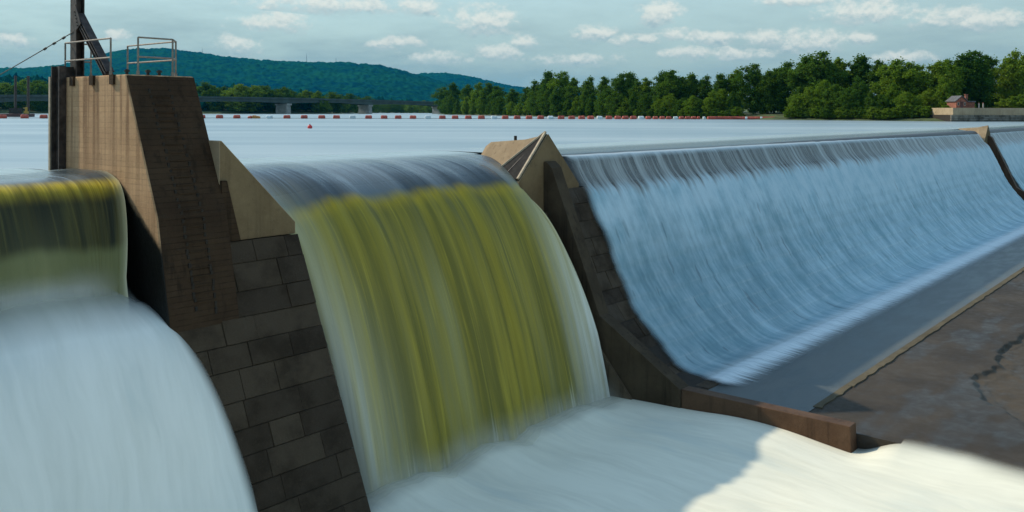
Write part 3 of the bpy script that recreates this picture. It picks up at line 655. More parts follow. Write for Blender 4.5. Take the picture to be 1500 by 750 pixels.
# sills of the two open bays
for (u0, u1, zc, lab) in ((-1.15, 12.15, -1.6, 'sill under the dark olive fall left of tower pier'), (17.05, 29.0, -2.4, 'sill under the broad green fall')):
    t = empty('bay_sill', W3((u0 + u1) / 2, 0, -10.6), lab, 'sill')
    G().prism_u([(-2.4, zc), (.2, zc), (.9, zc - 1.2), (1.6, -5.5), (2.6, -10.6), (-2.4, -10.6)], u0, u1).build('sill_body', M['core'], t)

# =====================================================================
# moving water
# =====================================================================
def sheet(name, us, prof_fn, n, mat, label, edges=(0, 0), kind='structure', extra=None):
    """prof_fn(u) -> list of (v,z); builds a flow sheet with uv in metres"""
    V_, UV, FD, ED = [], [], [], []
    for u in us:
        q, s = spline(prof_fn(u), n)
        dl, dr = u - us[0], us[-1] - u
        e = 1.0
        if edges[0]: e = min(e, dl / edges[0])
        if edges[1]: e = min(e, dr / edges[1])
        for (v, z), ss in zip(q, s):
            uu = u + (extra(u, v, z) if extra else 0)
            V_.append(W3(uu, v, z)); UV.append((u, ss)); ED.append(e)
    ED = np.array(ED); ED = np.clip(ED, 0, 1)
    UV = np.array(UV)
    return V_, UV, ED
SCALE = 1.0
# broad green fall
us = np.concatenate([np.linspace(15.6, 17.6, 30, endpoint=False), np.linspace(17.6, 29.2, 90, endpoint=False), np.linspace(29.2, 31.0, 26)])
def prof_c(u):
    f = max(0.0, min(1.0, (u - 17.0) / 2.6)) * max(0.0, min(1.0, (30.4 - u) / 1.6)); f = f * f * (3 - 2 * f)
    b = .30 * f + .22 * float(n1d([u * .9], 2.0)[0]) + .15 * float(n1d([u * 2.4], 5.0)[0]) * (.3 + f)
    d = .16 * (1 - f) + .10 * float(n1d([u * .7], 9.0)[0])
    rt = max(0.0, (u - 28.2) / 2.2)
    return [(-6.0, 0.0), (-4.2, -.01), (-2.6, -.05), (-1.4, -.12 - d * .25), (-.4, -.32 - d * .6 - .1 * rt), (.4 + b * .5, -.68 - d - .1 * rt), (1.25 + b * .8, -1.35 - d), (2.15 + b, -2.55), (3.05 + b, -4.35), (3.8 + b, -6.3), (4.4 + b, -8.4), (4.85 + b, -10.4)]
V_, UV, ED = sheet('w', us, prof_c, 110, None, '', (3.4, 2.9))
ED_e = 1 - ED; ED_e = ED_e ** 1.15; low_ = np.clip((UV[:, 1] - 9) / 8, 0, 1); ED_e = np.clip(ED_e + low_ * .55 * np.clip(1 - (UV[:, 0] - 15.6) / 4.6, 0, 1), 0, 1)
U_ = UV[:, 0]; T_ = UV[:, 1]
fade = np.clip((U_ - 16.2) / 1.0, 0, 1); fade = np.where(T_ < 7.0, np.maximum(fade, np.clip((7.0 - T_) / 1.2, 0, 1)), fade)
# keep the sheet clear of the wing: its left edge follows the 45-degree flank
V_ = np.array(V_)
flank = 14.36 + (1.04 - V_[:, 2]) + .02
flank = np.minimum(flank, 17.02); V_[:, 0] = np.where(-V_[:, 1] < 2.4, np.maximum(V_[:, 0], np.where(-V_[:, 1] > -2.5, flank, V_[:, 0])), np.maximum(V_[:, 0], 17.02))
fl2 = 31.5 - (.93 - V_[:, 2]) - .03
V_[:, 0] = np.where((-V_[:, 1] > -2.6) & (-V_[:, 1] < 1.3), np.minimum(V_[:, 0], np.maximum(fl2, 29.1)), np.minimum(V_[:, 0], 29.12 + 1.75 * np.clip((-V_[:, 1] - 1.0) / 3.2, 0, 1) ** .8 + np.where(-V_[:, 1] < -2.6, 5.0, 0.0)))
tag(mk('waterfall', V_, grid_faces(len(us), 110), M['fall_c'], smooth=True, recalc=False, uv=UV, attrs={'fade': np.where(T_ > 8.0, np.clip((U_ - 16.5 - np.clip((T_ - 8) / 9, 0, 1) * .9) / .9, 0, 1), 1.0), 'edge': ED_e}), 'broad green gold waterfall pouring between tower pier and gabled pier', kind='structure')

# dark olive fall beside the tower
us = np.linspace(-1.2, 12.17, 90)
def prof_l(u):
    g = .10 * float(n1d([u * 1.7], 6.0)[0]) + .05 * float(n1d([u * 4.0], 8.0)[0])
    e = max(0.0, (u - 11.3) / .87); nose = math.exp(-((12.2 - u) / .8) ** 2)
    return [(-6.0, 0.0), (-4.0, .0), (-2.6, .02 + .10 * nose), (-1.2, .03 + .12 * nose), (-.2, .02 + .12 * nose), (.5 + g * .5, -.08), (1.0 + g, -.42), (1.4 + g, -1.0), (1.75 + g, -1.8), (2.0 + g, -2.8), (2.25 + g, -4.2), (2.4 + g, -6)]
V_, UV, ED = sheet('w', us, prof_l, 80, None, '', (0, .28)); V_ = np.array(V_)
V_[:, 0] -= .5 * np.clip((UV[:, 1] - 6.6) / 3.0, 0, 1) * np.clip((UV[:, 0] - 10.6) / 1.57, 0, 1)
tag(mk('waterfall', V_, grid_faces(len(us), 80), M['fall_l'], smooth=True, recalc=False, uv=UV, attrs={'fade': np.ones(len(V_)), 'edge': (1 - ED) ** 2 * .8}), 'dark olive waterfall with golden lip left of the tower pier', kind='structure')

# thin films on the right-hand spillways
def film(u0, u1, nn_, label):
    us = u0 + (u1 - u0) * np.linspace(0, 1, nn_) ** 1.25
    V_, UV, ED = sheet('w', us, film_profile, 130, None, '', (.5, .3)); V_ = np.array(V_)
    T = UV[:, 1]; vv = -V_[:, 1]
    # the film breaks a little over every course of stone
    saw = (T / .8) % 1.0; low = np.clip((T - 9.0) / 3.0, 0, 1) * np.clip((19.0 - T) / 2, 0, 1)
    V_[:, 1] -= .045 * saw * low; V_[:, 2] += .02 * saw * low
    left = np.clip((UV[:, 0] - u0 - .25 + n2d(T * .6, UV[:, 0] * 0, 2.0) * .35) / .55, 0, 1); left = np.where(T < 6.2, 1, left)
    tag(mk('waterfall', V_, grid_faces(len(us), 130), M['film'], smooth=True, recalc=False, uv=UV, attrs={'fade': left}), label, kind='structure')
film(33.55, 115.3, 190, 'silky white water film sliding down the granite spillway')
film(118.7, 232.0, 90, 'white water film beyond the small far pier')

# foam
def foam_sheet(name, us, vs, zf, mat, label, fadef):
    Ug, Vg = np.meshgrid(us, vs, indexing='ij'); Z = zf(Ug, Vg)
    P = np.stack([Ug.ravel(), -Vg.ravel(), Z.ravel()], 1)
    return tag(mk(name, P, grid_faces(len(us), len(vs)), mat, smooth=True, recalc=False, uv=np.stack([Ug.ravel(), Vg.ravel()], 1), attrs={'fade': fadef(Ug, Vg).ravel()}), label, kind='structure')
us = np.concatenate([np.linspace(-12, 28, 130, endpoint=False), np.linspace(28, 33.2, 50)]); vs = np.concatenate([np.linspace(3.0, 14.4, 90, endpoint=False), np.linspace(14.4, 17, 40, endpoint=False), np.linspace(17, 60, 80)])
def sst(x): x = np.clip(x, 0, 1); return x * x * (3 - 2 * x)
def zpool(U_, V2):
    b = np.exp(-((V2 - 5.4) / 1.3) ** 2) * np.clip((U_ - 16.5) / 2, 0, 1) * sst((30.6 - U_) / 3.0) * (.32 + .3 * n1d(U_ * .6, 3.1))
    z = -9.95 + b + .10 * n2d(U_ * .35, V2 * .22, 1.0) + .05 * n2d(U_ * .9, V2 * .4, 6.0) + .16 * np.exp(-((V2 - 9) / 3.0) ** 2)
    z = z - np.clip((15.0 - U_) / 2.5, 0, 1) * .5
    z = z + .24 * sst((U_ - 27.5) / 3.5) * np.exp(-((V2 - 11.5) / 2.6) ** 2)        # piles against the training wall
    lap = sst((U_ - 29.6) / 2.2) * sst((V2 - 14.5) / 1.7)
    return z * (1 - lap) + (-9.385 + .02 * n2d(U_, V2, 2.0)) * lap
Ug, Vg = np.meshgrid(us, vs, indexing='ij'); Uc = np.where(Vg < 14.66, np.minimum(Ug, 31.19), Ug)
Zp = zpool(Uc, Vg); fd = np.clip((Vg - 4.5 + .5 * n2d(Ug * .8, Vg * .5, 3.0)) / 1.5, 0, 1)
edge = 31.95 - .35 * np.exp(-((Vg - 14.7) / .8) ** 2) + .40 * n1d(Vg * .42, 5.0) + .14 * n1d(Vg * 1.3, 2.0)
fd = fd * np.where(Vg < 14.66, 1.0, sst((edge + .6 - Ug) / 1.5))
tag(mk('foam', np.stack([Uc.ravel(), -Vg.ravel(), Zp.ravel()], 1), grid_faces(len(us), len(vs)), M['foam'], smooth=True, recalc=False, uv=np.stack([Ug.ravel(), Vg.ravel()], 1), attrs={'fade': fd.ravel()}), 'churning white foam pool below the green fall', kind='structure')
# white plume under the left fall
us = np.linspace(-1.2, 14.4, 110); tt = np.linspace(0, 1, 90)
pr_plume, _ = spline([(1.95, -2.55), (2.4, -2.85), (3.1, -3.25), (4.1, -4.1), (5.0, -5.6), (5.7, -7.6), (6.2, -9.6), (6.6, -11.0)], 90)
Vp, UVp, Fp = [], [], []
for u in us:
    jag = .28 * float(n1d([u * .55], 4.4)[0]) + .12 * float(n1d([u * 1.7], 1.4)[0])
    for i, (v, z) in enumerate(pr_plume):
        f = tt[i]; edge_u = 12.1 + 1.75 * min(1, max(0.0, (f - .10) / .75)) ** .62
        ue = min(u, edge_u); near = max(0.0, min(1.0, (edge_u - u) / 1.6)); rnd_ = (1 - near) ** 2
        Vp.append(W3(ue, v + .16 * jag - rnd_ * (.95 - .4 * f), z + jag * .5 * (1 - f) - rnd_ * .25)); UVp.append((u, f * 10))
        Fp.append(min(1, f / .2) * min(1.0, max(0.0, (edge_u - u) / .5)))
tag(mk('foam', Vp, grid_faces(len(us), 90), M['foam_l'], smooth=True, recalc=False, uv=UVp, attrs={'fade': Fp}), 'white plume boiling down under the dark olive fall', kind='structure')
# spray hanging before the foot of the green fall
def spray(name, us, prof, off, z0, z1, mat, label, strength, seed):
    Vp, UVp, Fp = [], [], []
    for u in us:
        q, _ = spline(prof(u), 160); n_ = float(n1d([u * .7], seed)[0]) * .55 + float(n1d([u * 2.1], seed + 3)[0]) * .28
        for i in range(14):
            f = i / 13; z = z0 + (z1 - z0) * f; v = float(np.interp(-z, -q[:, 1], q[:, 0])) + off * (.3 + f)
            Vp.append(W3(u, v, z)); UVp.append((u, f * 2)); e = min(1, (u - us[0]) / 1.2, (us[-1] - u) / 1.2)
            Fp.append(strength * max(0, e) * max(0.0, min(1.0, f * 1.35 - .15 + n_ * .5)) ** 1.3 * (1.0 if z1 < -5 else min(1.0, (1 - f) / .35)))
    tag(mk(name, Vp, grid_faces(len(us), 14), mat, smooth=True, recalc=False, uv=UVp, attrs={'fade': Fp}), label, 'spray', kind='stuff')
for k in range(3):
    spray('spray', np.linspace(17.1, 30.9, 70), prof_c, .12 + .26 * k, -8.5 - .15 * k, -9.85, M['foam'], 'soft white spray at the foot of the green fall', .20, 2.0 + k)
for k in range(2):
    spray('spray', np.linspace(3.0, 11.55, 50), prof_l, .08 + .16 * k, -2.05 - .12 * k, -3.0, M['foam_l'], 'soft white spray at the foot of the olive fall', .32, 7.0 + k)

# =====================================================================
# apron
# =====================================================================
tag(mk('apron', [(31.7, -8.0, -9.40), (232, -8.0, -9.40), (232, -12.4, -9.40), (31.7, -12.4, -9.40)], [(0, 1, 2, 3)], M['apron_wet'], recalc=False), 'wet grey concrete apron at the spillway foot', kind='structure')
M['sill'] = mat_concrete('worn_sill_concrete', (0.10, 0.083, 0.052), (0.15, 0.125, 0.08), stain_amt=.3)
es = empty('end_sill', W3(60, 12.5, -9.6), 'pale worn concrete sill strip along the apron', 'sill')
u = 33.6
while u < 232:
    l = rng.uniform(3.2, 4.2); 
    n = 8; top = []; jag = [(rng.uniform(-.05, .06)) for _ in range(n + 1)]
    V_ = [W3(u + .012 + (l - .024) * i / n, 12.30 + rng.uniform(-.01, .01), z) for z in (-9.37, -9.6) for i in range(n + 1)] + [W3(u + .012 + (l - .024) * i / n, 12.62 + jag[i], z) for z in (-9.355, -9.6) for i in range(n + 1)]
    m_ = n + 1; F_ = []
    for i in range(n): F_ += [(i, i + 1, 2 * m_ + i + 1, 2 * m_ + i), (i, i + 1, m_ + i + 1, m_ + i), (2 * m_ + i, 2 * m_ + i + 1, 3 * m_ + i + 1, 3 * m_ + i)]
    F_ += [(0, 2 * m_, 3 * m_, m_), (n, 2 * m_ + n, 3 * m_ + n, m_ + n)]
    mk('sill_stone', V_, F_, M['sill'], es); u += l
# worn outer apron with broken topping
us = np.concatenate([np.linspace(31.75, 62, 420, endpoint=False), np.linspace(62, 232, 240)]); vs = np.concatenate([np.linspace(12.42, 22, 150, endpoint=False), np.linspace(22, 46, 40)])
Ug, Vg = np.meshgrid(us, vs, indexing='ij')
def crater(cu, cv, ru, rv, seed):
    d = np.sqrt(((Ug - cu) / ru) ** 2 + ((Vg - cv) / rv) ** 2); return 1 - d + .5 * n2d(Ug * .35, Vg * .7, seed) + .16 * n2d(Ug * 1.3, Vg * 2.0, seed + 2)
cr = np.maximum.reduce([crater(43.0, 17.9, 6.0, 1.6, 1.0), crater(51.0, 17.2, 5.5, 1.2, 2.0), crater(60, 16.6, 6.0, 1.0, 3.0), crater(70, 15.5, 7, .9, 4.0), crater(90, 16, 9, 1.2, 6.0), crater(37, 20.3, 2.6, .7, 8.0)])
step = 1 / (1 + np.exp(-np.clip(cr * 40, -50, 50))); step2 = 1 / (1 + np.exp(-np.clip((cr - .34) * 40, -50, 50)))
Zg = -9.41 - .17 * step - .03 * step2 + step * (.03 * n2d(Ug * 2.2, Vg * 2.2, 5.0)) + .02 * n2d(Ug * .3, Vg * .3, 9.0)
Ug[0, :] = Ug[1, :] + .001; Zg[0, :] = -10.7
tag(mk('apron', np.stack([Ug.ravel(), -Vg.ravel(), Zg.ravel()], 1), grid_faces(len(us), len(vs)), M['apron'], smooth=False, recalc=False, attrs={'broken': step.ravel()}), 'worn brown outer apron with broken topping', kind='structure')
# =====================================================================
# trees
# =====================================================================
def leaf_crown(seed, nlobe, nclump, nleaf, shape, leaf=.017):
    """unit-height crown: a few uneven lobes filled with small loose clumps of leaf-sized faces"""
    r = np.random.RandomState(seed); lobes = []
    for i in range(nlobe):
        z = .10 + .80 * (i + r.uniform(0, .9)) / nlobe; a = i * 2.4 + r.uniform(-.5, .5); R0 = np.interp(z, shape[0], shape[1])
        q = R0 * r.uniform(.25, .72) if z < .85 else R0 * .2; lobes.append((np.array([q * math.cos(a), q * math.sin(a), z]), R0 * r.uniform(.42, .72), r.uniform(.09, .17)))
    cents = []
    for i in range(nclump):
        c, rx, rz = lobes[r.randint(nlobe)]; p = r.normal(size=3); p /= np.linalg.norm(p); p *= r.uniform(.3, 1.12) ** .6
        cc = c + p * np.array([rx, rx, rz]); cc[2] = min(max(cc[2], .03), 1.0); cents.append((cc, r.uniform(.022, .058)))
    V_, F_ = [], []
    for c, cr in cents:
        p = r.normal(size=(nleaf, 3)) * .62 * cr * np.array([1.1, 1.1, .8])
        nrm = r.normal(size=(nleaf, 3)) * .8 + np.array([0, 0, .7]); nrm /= np.linalg.norm(nrm, axis=1)[:, None]
        t1 = np.cross(nrm, r.normal(size=(nleaf, 3))); t1 /= np.linalg.norm(t1, axis=1)[:, None]; t2 = np.cross(nrm, t1)
        s = r.uniform(.5, 1.2, nleaf)[:, None] * leaf; b = len(V_)
        q = np.stack([c + p - t1 * s - t2 * s * .6, c + p + t1 * s * .2 - t2 * s, c + p + t1 * s + t2 * s * .6, c + p - t1 * s * .2 + t2 * s], 1).reshape(-1, 3)
        V_.extend(q.tolist()); F_.extend([(b + 4 * i, b + 4 * i + 1, b + 4 * i + 2, b + 4 * i + 3) for i in range(nleaf)])
    return V_, F_, cents
def make_mesh(name, V_, F_, mat):
    me = bpy.data.meshes.new(name); me.from_pydata([tuple(v) for v in V_], [], F_); me.materials.append(mat); return me
SH = [((0, .1, .3, .55, .8, 1), (.14, .22, .28, .29, .20, .03)), ((0, .1, .35, .6, .85, 1), (.12, .2, .25, .23, .16, .03)), ((0, .15, .3, .6, .8, 1), (.10, .14, .26, .33, .27, .07)),
      ((0, .1, .3, .5, .8, 1), (.22, .34, .42, .44, .31, .06)), ((0, .1, .4, .7, .9, 1), (.10, .16, .18, .17, .11, .02)), ((0, .1, .3, .6, .85, 1), (.3, .5, .6, .58, .36, .08))]
PROTO = []
for i, sh in enumerate(SH):
    V_, F_, ce = leaf_crown(40 + i, 15, 380, 40, sh, .0145 if i != 5 else .026)
    tr = G(); top = Vector((.01, .01, .8)); tr.tube([(0, 0, -.06), (.004, 0, .2), (-.006, .006, .45), top], .024, 7, .006)
    for c, _ in ce[::28]:
        c = Vector(c); st = Vector((0, 0, max(.12, c.z * .55))); tr.tube([st, st.lerp(c, .5) + Vector((0, 0, .02)), c], .009, 5, .002)
    tme = bpy.data.meshes.new('trunk'); tme.from_pydata(tr.v, [], tr.f); tme.materials.append(M['bark'])
    PROTO.append((make_mesh('crown', V_, F_, M['leaf']), make_mesh('crown', V_, F_, M['leaf2']), tme))
def tree(px, D, top, kind, light, label, group, wscale=1.0, zoff=0.0, name='broadleaf_tree', hh=None):
    p = survey(px, D); z = float(terrain_h([(p.x, p.y)])[0]) + zoff; z = max(z, .05)
    h = (elev(px, top, D) - z) if hh is None else hh
    o = empty(name, (p.x, p.y, z - .02), label, 'tree' if name != 'shore_bush' else 'bush', group)
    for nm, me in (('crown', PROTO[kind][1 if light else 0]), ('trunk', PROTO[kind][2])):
        c = bpy.data.objects.new(nm, me); C.objects.link(c); c.parent = o
    o.scale = (h * wscale, h * wscale, h); o.rotation_euler = (0, 0, rng.uniform(0, 6.28))
    return o
sky_r = [(647, 131), (663, 123), (683, 122), (700, 120), (716, 123), (730, 128), (750, 130), (770, 127), (784, 117), (803, 103), (826, 107), (843, 115), (863, 115), (886, 112), (906, 108), (920, 105), (934, 118), (950, 117), (970, 105), (984, 106), (997, 113), (1010, 107), (1034, 112), (1056, 107),
         (1080, 102), (1106, 97), (1122, 104), (1137, 103), (1152, 92), (1182, 86), (1203, 80), (1230, 88), (1258, 80), (1286, 89), (1311, 87), (1331, 93), (1348, 97), (1371, 92), (1388, 89), (1410, 82), (1427, 79), (1449, 83), (1480, 76), (1500, 81), (1525, 84), (1560, 80), (1600, 86)]
xs_ = [1640, 1500, 1400, 1300, 1140, 1000, 900, 800, 740, 690, 655, 640]; ds_ = [215, 214, 210, 217, 240, 268, 305, 362, 430, 500, 590, 700]
def shoreD(px): return float(np.interp(px, xs_[::-1], ds_[::-1]))
for i, (px, ty) in enumerate(sky_r):
    D = shoreD(px) + rng.uniform(14, 26) + (12 if px > 1390 else 0)
    narrow = px in (803, 920, 970, 1010, 1056, 1258)
    k = 4 if narrow else (2 if i % 5 == 0 else (0 if i % 2 else 1)); sun_ = 1286 < px < 1400 or px > 1470 or i % 7 == 3  # sunlit stretches get pale leaves: light put into leaf colour, plus random trees
    far = px < 740
    where = 'beside the bridge end' if px < 740 else 'behind the middle of the float boom' if px < 900 else 'left of the grassy gap on shore' if px < 1075 else 'behind the grassy gap on shore' if px < 1165 else 'in the tall clump beside the grassy gap' if px < 1290 else 'left of the brick gatehouse' if px < 1400 else 'right behind the brick gatehouse' if px < 1462 else 'behind the buff retaining wall'
    shp = {0: 'full crowned', 1: 'upright', 2: 'top heavy', 4: 'tall narrow'}[k]
    lab = '%s %s tree %s' % (('light green' if sun_ else 'dark green'), shp, where)
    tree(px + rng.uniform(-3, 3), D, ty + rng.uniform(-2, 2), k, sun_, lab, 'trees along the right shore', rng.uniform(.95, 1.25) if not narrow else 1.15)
# front row: lower trees at the water's edge
px = 652
while px < 1392:
    D = shoreD(px) + rng.uniform(3, 8); full = np.interp(px, [p for p, _ in sky_r], [t for _, t in sky_r]); base = hz(px) + 1.9 * FPX / D
    if not 1078 < px < 1158:
        fr = rng.uniform(.42, .72); ty = base - (base - full) * fr; light = rng.random() < .38 or px > 1300  # right end always pale: sunlight there put into the leaf colour
        tree(px, D, ty, rng.choice([0, 3, 3, 1]), light, 'low %s tree at the waterline %s' % ('light green' if light else 'dark green', 'near the bridge end' if px < 760 else 'behind the float boom' if px < 920 else 'left of the grassy gap' if px < 1078 else 'right of the grassy gap' if px < 1270 else 'close to the buff retaining wall'), 'low trees at the waterline', rng.uniform(.8, 1.15))
    px += rng.uniform(11, 19) * (300 / D) ** .5
# bushes along the water
px = 655
while px < 1396:
    D = shoreD(px) + rng.uniform(.8, 3); 
    tone = rng.random() < .55
    if not 1085 < px < 1150: tree(px, D, 0, 5, tone, '%s bush at the waterline %s' % ('light green' if tone else 'dark green', 'near the bridge end' if px < 760 else 'behind the float boom' if px < 920 else 'left of the grassy gap' if px < 1085 else 'right of the grassy gap' if px < 1270 else 'close to the buff retaining wall'), 'bushes along the right shore', 1.0, 0, 'shore_bush', rng.uniform(1.5, 3.4))
    px += rng.uniform(7, 13)
for px, D, h in ((1403, 216, 4.6), (1411, 218, 4.0), (1473, 219, 4.4), (1488, 220, 5.0), (1502, 221, 5.4), (1520, 222, 5.0), (1384, 211, 3.0)):
    tree(px, D, 0, 5, True, 'bright green bush by the brick gatehouse', 'bushes by the gatehouse', 1.1, 0, 'shore_bush', h)
# left shore beyond the bridge
px = -120
while px < 545:
    D = float(np.interp(px, [-250, 0, 150, 285, 400, 480, 520, 545], [480, 560, 600, 625, 640, 660, 800, 950])) + rng.uniform(8, 40)
    ty = np.interp(px, [-200, 0, 80, 285, 330, 400, 470, 545], [112, 118, 122, 123, 124, 128, 136, 142]) + rng.uniform(-3, 7)
    light = rng.random() < .3
    tree(px, D, ty, rng.choice([0, 1, 3, 3]), light, 'light green tree on the left shore beyond the bridge' if light else 'dark green tree on the left shore beyond the bridge', 'trees on the left shore', rng.uniform(1.2, 1.6)); px += rng.uniform(8, 14)
px = 548
while px < 660:
    tree(px, 1180 + rng.uniform(-40, 40), 150 + rng.uniform(-3, 2), rng.choice([0, 3]), True, 'pale far tree at the river bend seen under the bridge', 'far trees at the river bend', 1.5); px += rng.uniform(6, 10)
# far wood covering the rise: one mass
r = np.random.RandomState(4); ico = bmesh.new(); bmesh.ops.create_icosphere(ico, subdivisions=1, radius=1.0)
iv = np.array([v.co[:] for v in ico.verts]); ifc = np.array([[v.index for v in f.verts] for f in ico.faces]); ico.free()
pts = []
while len(pts) < 3200:
    px = r.uniform(-420, 600); D = r.uniform(680, 1900) if r.rand() < .8 else r.uniform(640, 900); p = survey(px, D); pts.append((p.x, p.y))
pts = np.array(pts); keep = sdist(pts, pond) > 12; pts = pts[keep]; ph = terrain_h(pts); VV, FF = [], []
for k, ((x, y), z) in enumerate(zip(pts, ph)):
    h = r.uniform(10, 18); w_ = r.uniform(4.5, 8.0)
    VV.append(iv * (1 + r.uniform(-.28, .28, (len(iv), 1))) * np.array([w_, w_, h * .55]) + np.array([x, y, z + h * .5])); FF.append(ifc + k * len(iv))
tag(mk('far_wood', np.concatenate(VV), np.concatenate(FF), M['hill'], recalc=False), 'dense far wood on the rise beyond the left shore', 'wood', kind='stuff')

# =====================================================================
# bridge
# =====================================================================
M['bridge'] = mat_plain('dark_green_girder_paint', (0.035, 0.055, 0.05), .6, 0, .3, .2)
M['pierc'] = mat_plain('pale_pier_concrete', (0.30, 0.29, 0.26), .9, 0, .2, .4)
bp = [(-330, 345, 140), (-160, 392, 139), (-25, 432, 139), (112, 490, 139.5), (262, 565, 141), (415, 640, 143.3), (535, 720, 146.3), (642, 806, 149.4), (725, 880, 152.4), (800, 950, 155)]
bpts = [survey(a, D, elev(a, yy, D)) for a, D, yy in bp]
b_ = empty('road_bridge', (bpts[5].x, bpts[5].y, 0), 'long dark girder road bridge on pale piers across the reservoir', 'bridge')
nrm = [None] * len(bpts)
for i in range(len(bpts)):
    d = (bpts[min(i + 1, len(bpts) - 1)] - bpts[max(i - 1, 0)]); d.z = 0; d.normalize(); nrm[i] = Vector((-d.y, d.x, 0))
def ribbon(g, z0, z1, w0, w1, sag=0.0):
    secs = []
    for i in range(len(bpts) - 1):
        for k in range(12):
            f = k / 12; p = bpts[i].lerp(bpts[i + 1], f); n = nrm[i].lerp(nrm[i + 1], f); hh_ = sag * (abs(2 * f - 1) ** 2)
            secs.append([p + n * w0 + Vector((0, 0, z1)), p + n * w1 + Vector((0, 0, z1)), p + n * w1 + Vector((0, 0, z0 - hh_)), p + n * w0 + Vector((0, 0, z0 - hh_))])
    v = [q for s in secs for q in s]; m_ = len(secs)
    f = [(4 * i + k, 4 * i + (k + 1) % 4, 4 * i + 4 + (k + 1) % 4, 4 * i + 4 + k) for i in range(m_ - 1) for k in range(4)] + [(0, 1, 2, 3), (4 * m_ - 4, 4 * m_ - 3, 4 * m_ - 2, 4 * m_ - 1)]
    return g.addm(v, f)
ribbon(G(), -1.0, -.5, -6.5, 6.5).build('deck', M['bridge'], b_)
for o_ in (-5.2, 5.2): ribbon(G(), -3.0, -1.02, o_ - .25, o_ + .25, 1.1).build('girder', M['bridge'], b_)
for o_ in (-6.4, 6.4): ribbon(G(), -.48, .15, o_ - .12, o_ + .12).build('parapet', M['bridge'], b_)
for i in range(1, len(bpts) - 1):
    p = bpts[i]; n = nrm[i]; d = Vector((n.y, -n.x, 0)); zt = p.z - 4.15
    def ring(a, b, z): return [p + n * sx * a + d * sy * b + Vector((0, 0, z - p.z)) for sx, sy in ((-1, -1), (1, -1), (1, 1), (-1, 1))]
    v = ring(5.6, 2.3, -4) + ring(5.2, 2.0, zt - 1.2) + ring(5.9, 2.5, zt - 1.2) + ring(5.9, 2.5, zt)
    mk('bridge_pier', v, [(0, 3, 2, 1), (12, 13, 14, 15)] + [(4 * q + i_, 4 * q + (i_ + 1) % 4, 4 * q + 4 + (i_ + 1) % 4, 4 * q + 4 + i_) for q in range(3) for i_ in range(4)], M['pierc'], b_)

# =====================================================================
# float boom
# =====================================================================
M['fl_red'] = mat_plain('red_float_plastic', (0.42, 0.075, 0.045), .55, 0, .3, .8)
M['fl_white'] = mat_plain('white_float_plastic', (0.62, 0.68, 0.68), .55, 0, .2, .8)
M['fl_or'] = mat_plain('rusty_orange_float', (0.42, 0.19, 0.05), .7, 0, .4, .8)
red = [4, 36, 64] + [250 + q / 3 for q in (137, 215, 291, 511, 587, 664, 729, 870, 938, 1000, 1065, 1194, 1250, 1308, 1365, 1470)] + [640 + q / 3 for q in (80, 138, 196, 300, 353, 405, 456, 546, 592, 636, 676, 756, 795, 828, 863, 929, 960, 990, 1019, 1075, 1102, 1128, 1150)]
white = [250 + q / 3 for q in (434, 799, 1130, 1421)] + [640 + q / 3 for q in (251, 499, 715, 897, 1049, 1174)]
q = 1195
while q < 1492:
    (white if any(abs(q - w_) < 5 for w_ in (1278, 1362, 1430)) else red).append(640 + q / 3); q += 11
red += [104, 128, 150, 172, 196, 222, 246, 270, -30, -62, -95]
allf = sorted([(p, 'r') for p in red] + [(p, 'w') for p in white] + [(372, 'c')])
def boomD(px): return float(np.interp(px, [-200, 20, 300, 700, 900, 1000, 1080, 1140], [195, 211, 229, 236, 243, 248, 250, 246]))
def float_mesh(name, L, R, mat):
    g = G(); n = 12; prof = [(-L / 2, R * .55), (-L / 2 + .12, R * .93), (-L / 2 + .3, R), (-.08, R), (-.05, R * .93), (.05, R * .93), (.08, R), (L / 2 - .3, R), (L / 2 - .12, R * .93), (L / 2, R * .55)]
    v = [(x, math.cos(2 * math.pi * k / n) * rr_, math.sin(2 * math.pi * k / n) * rr_) for x, rr_ in prof for k in range(n)]
    f = [(i * n + k, i * n + (k + 1) % n, (i + 1) * n + (k + 1) % n, (i + 1) * n + k) for i in range(len(prof) - 1) for k in range(n)] + [tuple(range(n)), tuple((len(prof) - 1) * n + k for k in range(n))]
    me = bpy.data.meshes.new(name); me.from_pydata(v, [], f); me.materials.append(mat); return me
fm = {'r': float_mesh('boom_float', 1.75, .62, M['fl_red']), 'w': float_mesh('boom_float', 1.6, .58, M['fl_white'])}
pos_f = [survey(p, boomD(p)) for p, _ in allf]
for i, (p, kk) in enumerate(allf):
    P0 = pos_f[max(i - 1, 0)]; P1 = pos_f[min(i + 1, len(allf) - 1)]; d = P1 - P0; a = math.atan2(d.y, d.x); gap = (pos_f[min(i + 1, len(allf) - 1)] - pos_f[max(i, 0)]).length or 3
    if kk == 'c':
        o = empty('debris_raft', pos_f[i], 'weathered orange float cluster tangled with debris in the float boom', 'float')
        for j, (dx, dz, s) in enumerate(((-1.0, .22, .9), (.1, .3, 1.0), (1.1, .2, .85))):
            c = bpy.data.objects.new('drum', float_mesh('drum', 1.2 * s, .55 * s, M['fl_or'] if j else M['fl_red'])); C.objects.link(c); c.parent = o; c.location = Vector((math.cos(a) * dx, math.sin(a) * dx, dz)); c.rotation_euler = (0, .15 * (j - 1), a + .3 * (j - 1))
        continue
    o = bpy.data.objects.new('boom_float', fm[kk]); C.objects.link(o); s = 1.0 if p < 940 else .82
    cr_ = 1.0 if p < 1020 else .55
    o.location = pos_f[i] + Vector((0, 0, .32)); o.rotation_euler = (rng.uniform(-.3, .3), rng.uniform(-.03, .03), a + rng.uniform(-.08, .08)); o.scale = (s * cr_, s, s)
    tag(o, 'red barrel float in the boom across the reservoir' if kk == 'r' else 'white barrel float in the boom across the reservoir', 'float', 'red boom floats' if kk == 'r' else 'white boom floats')
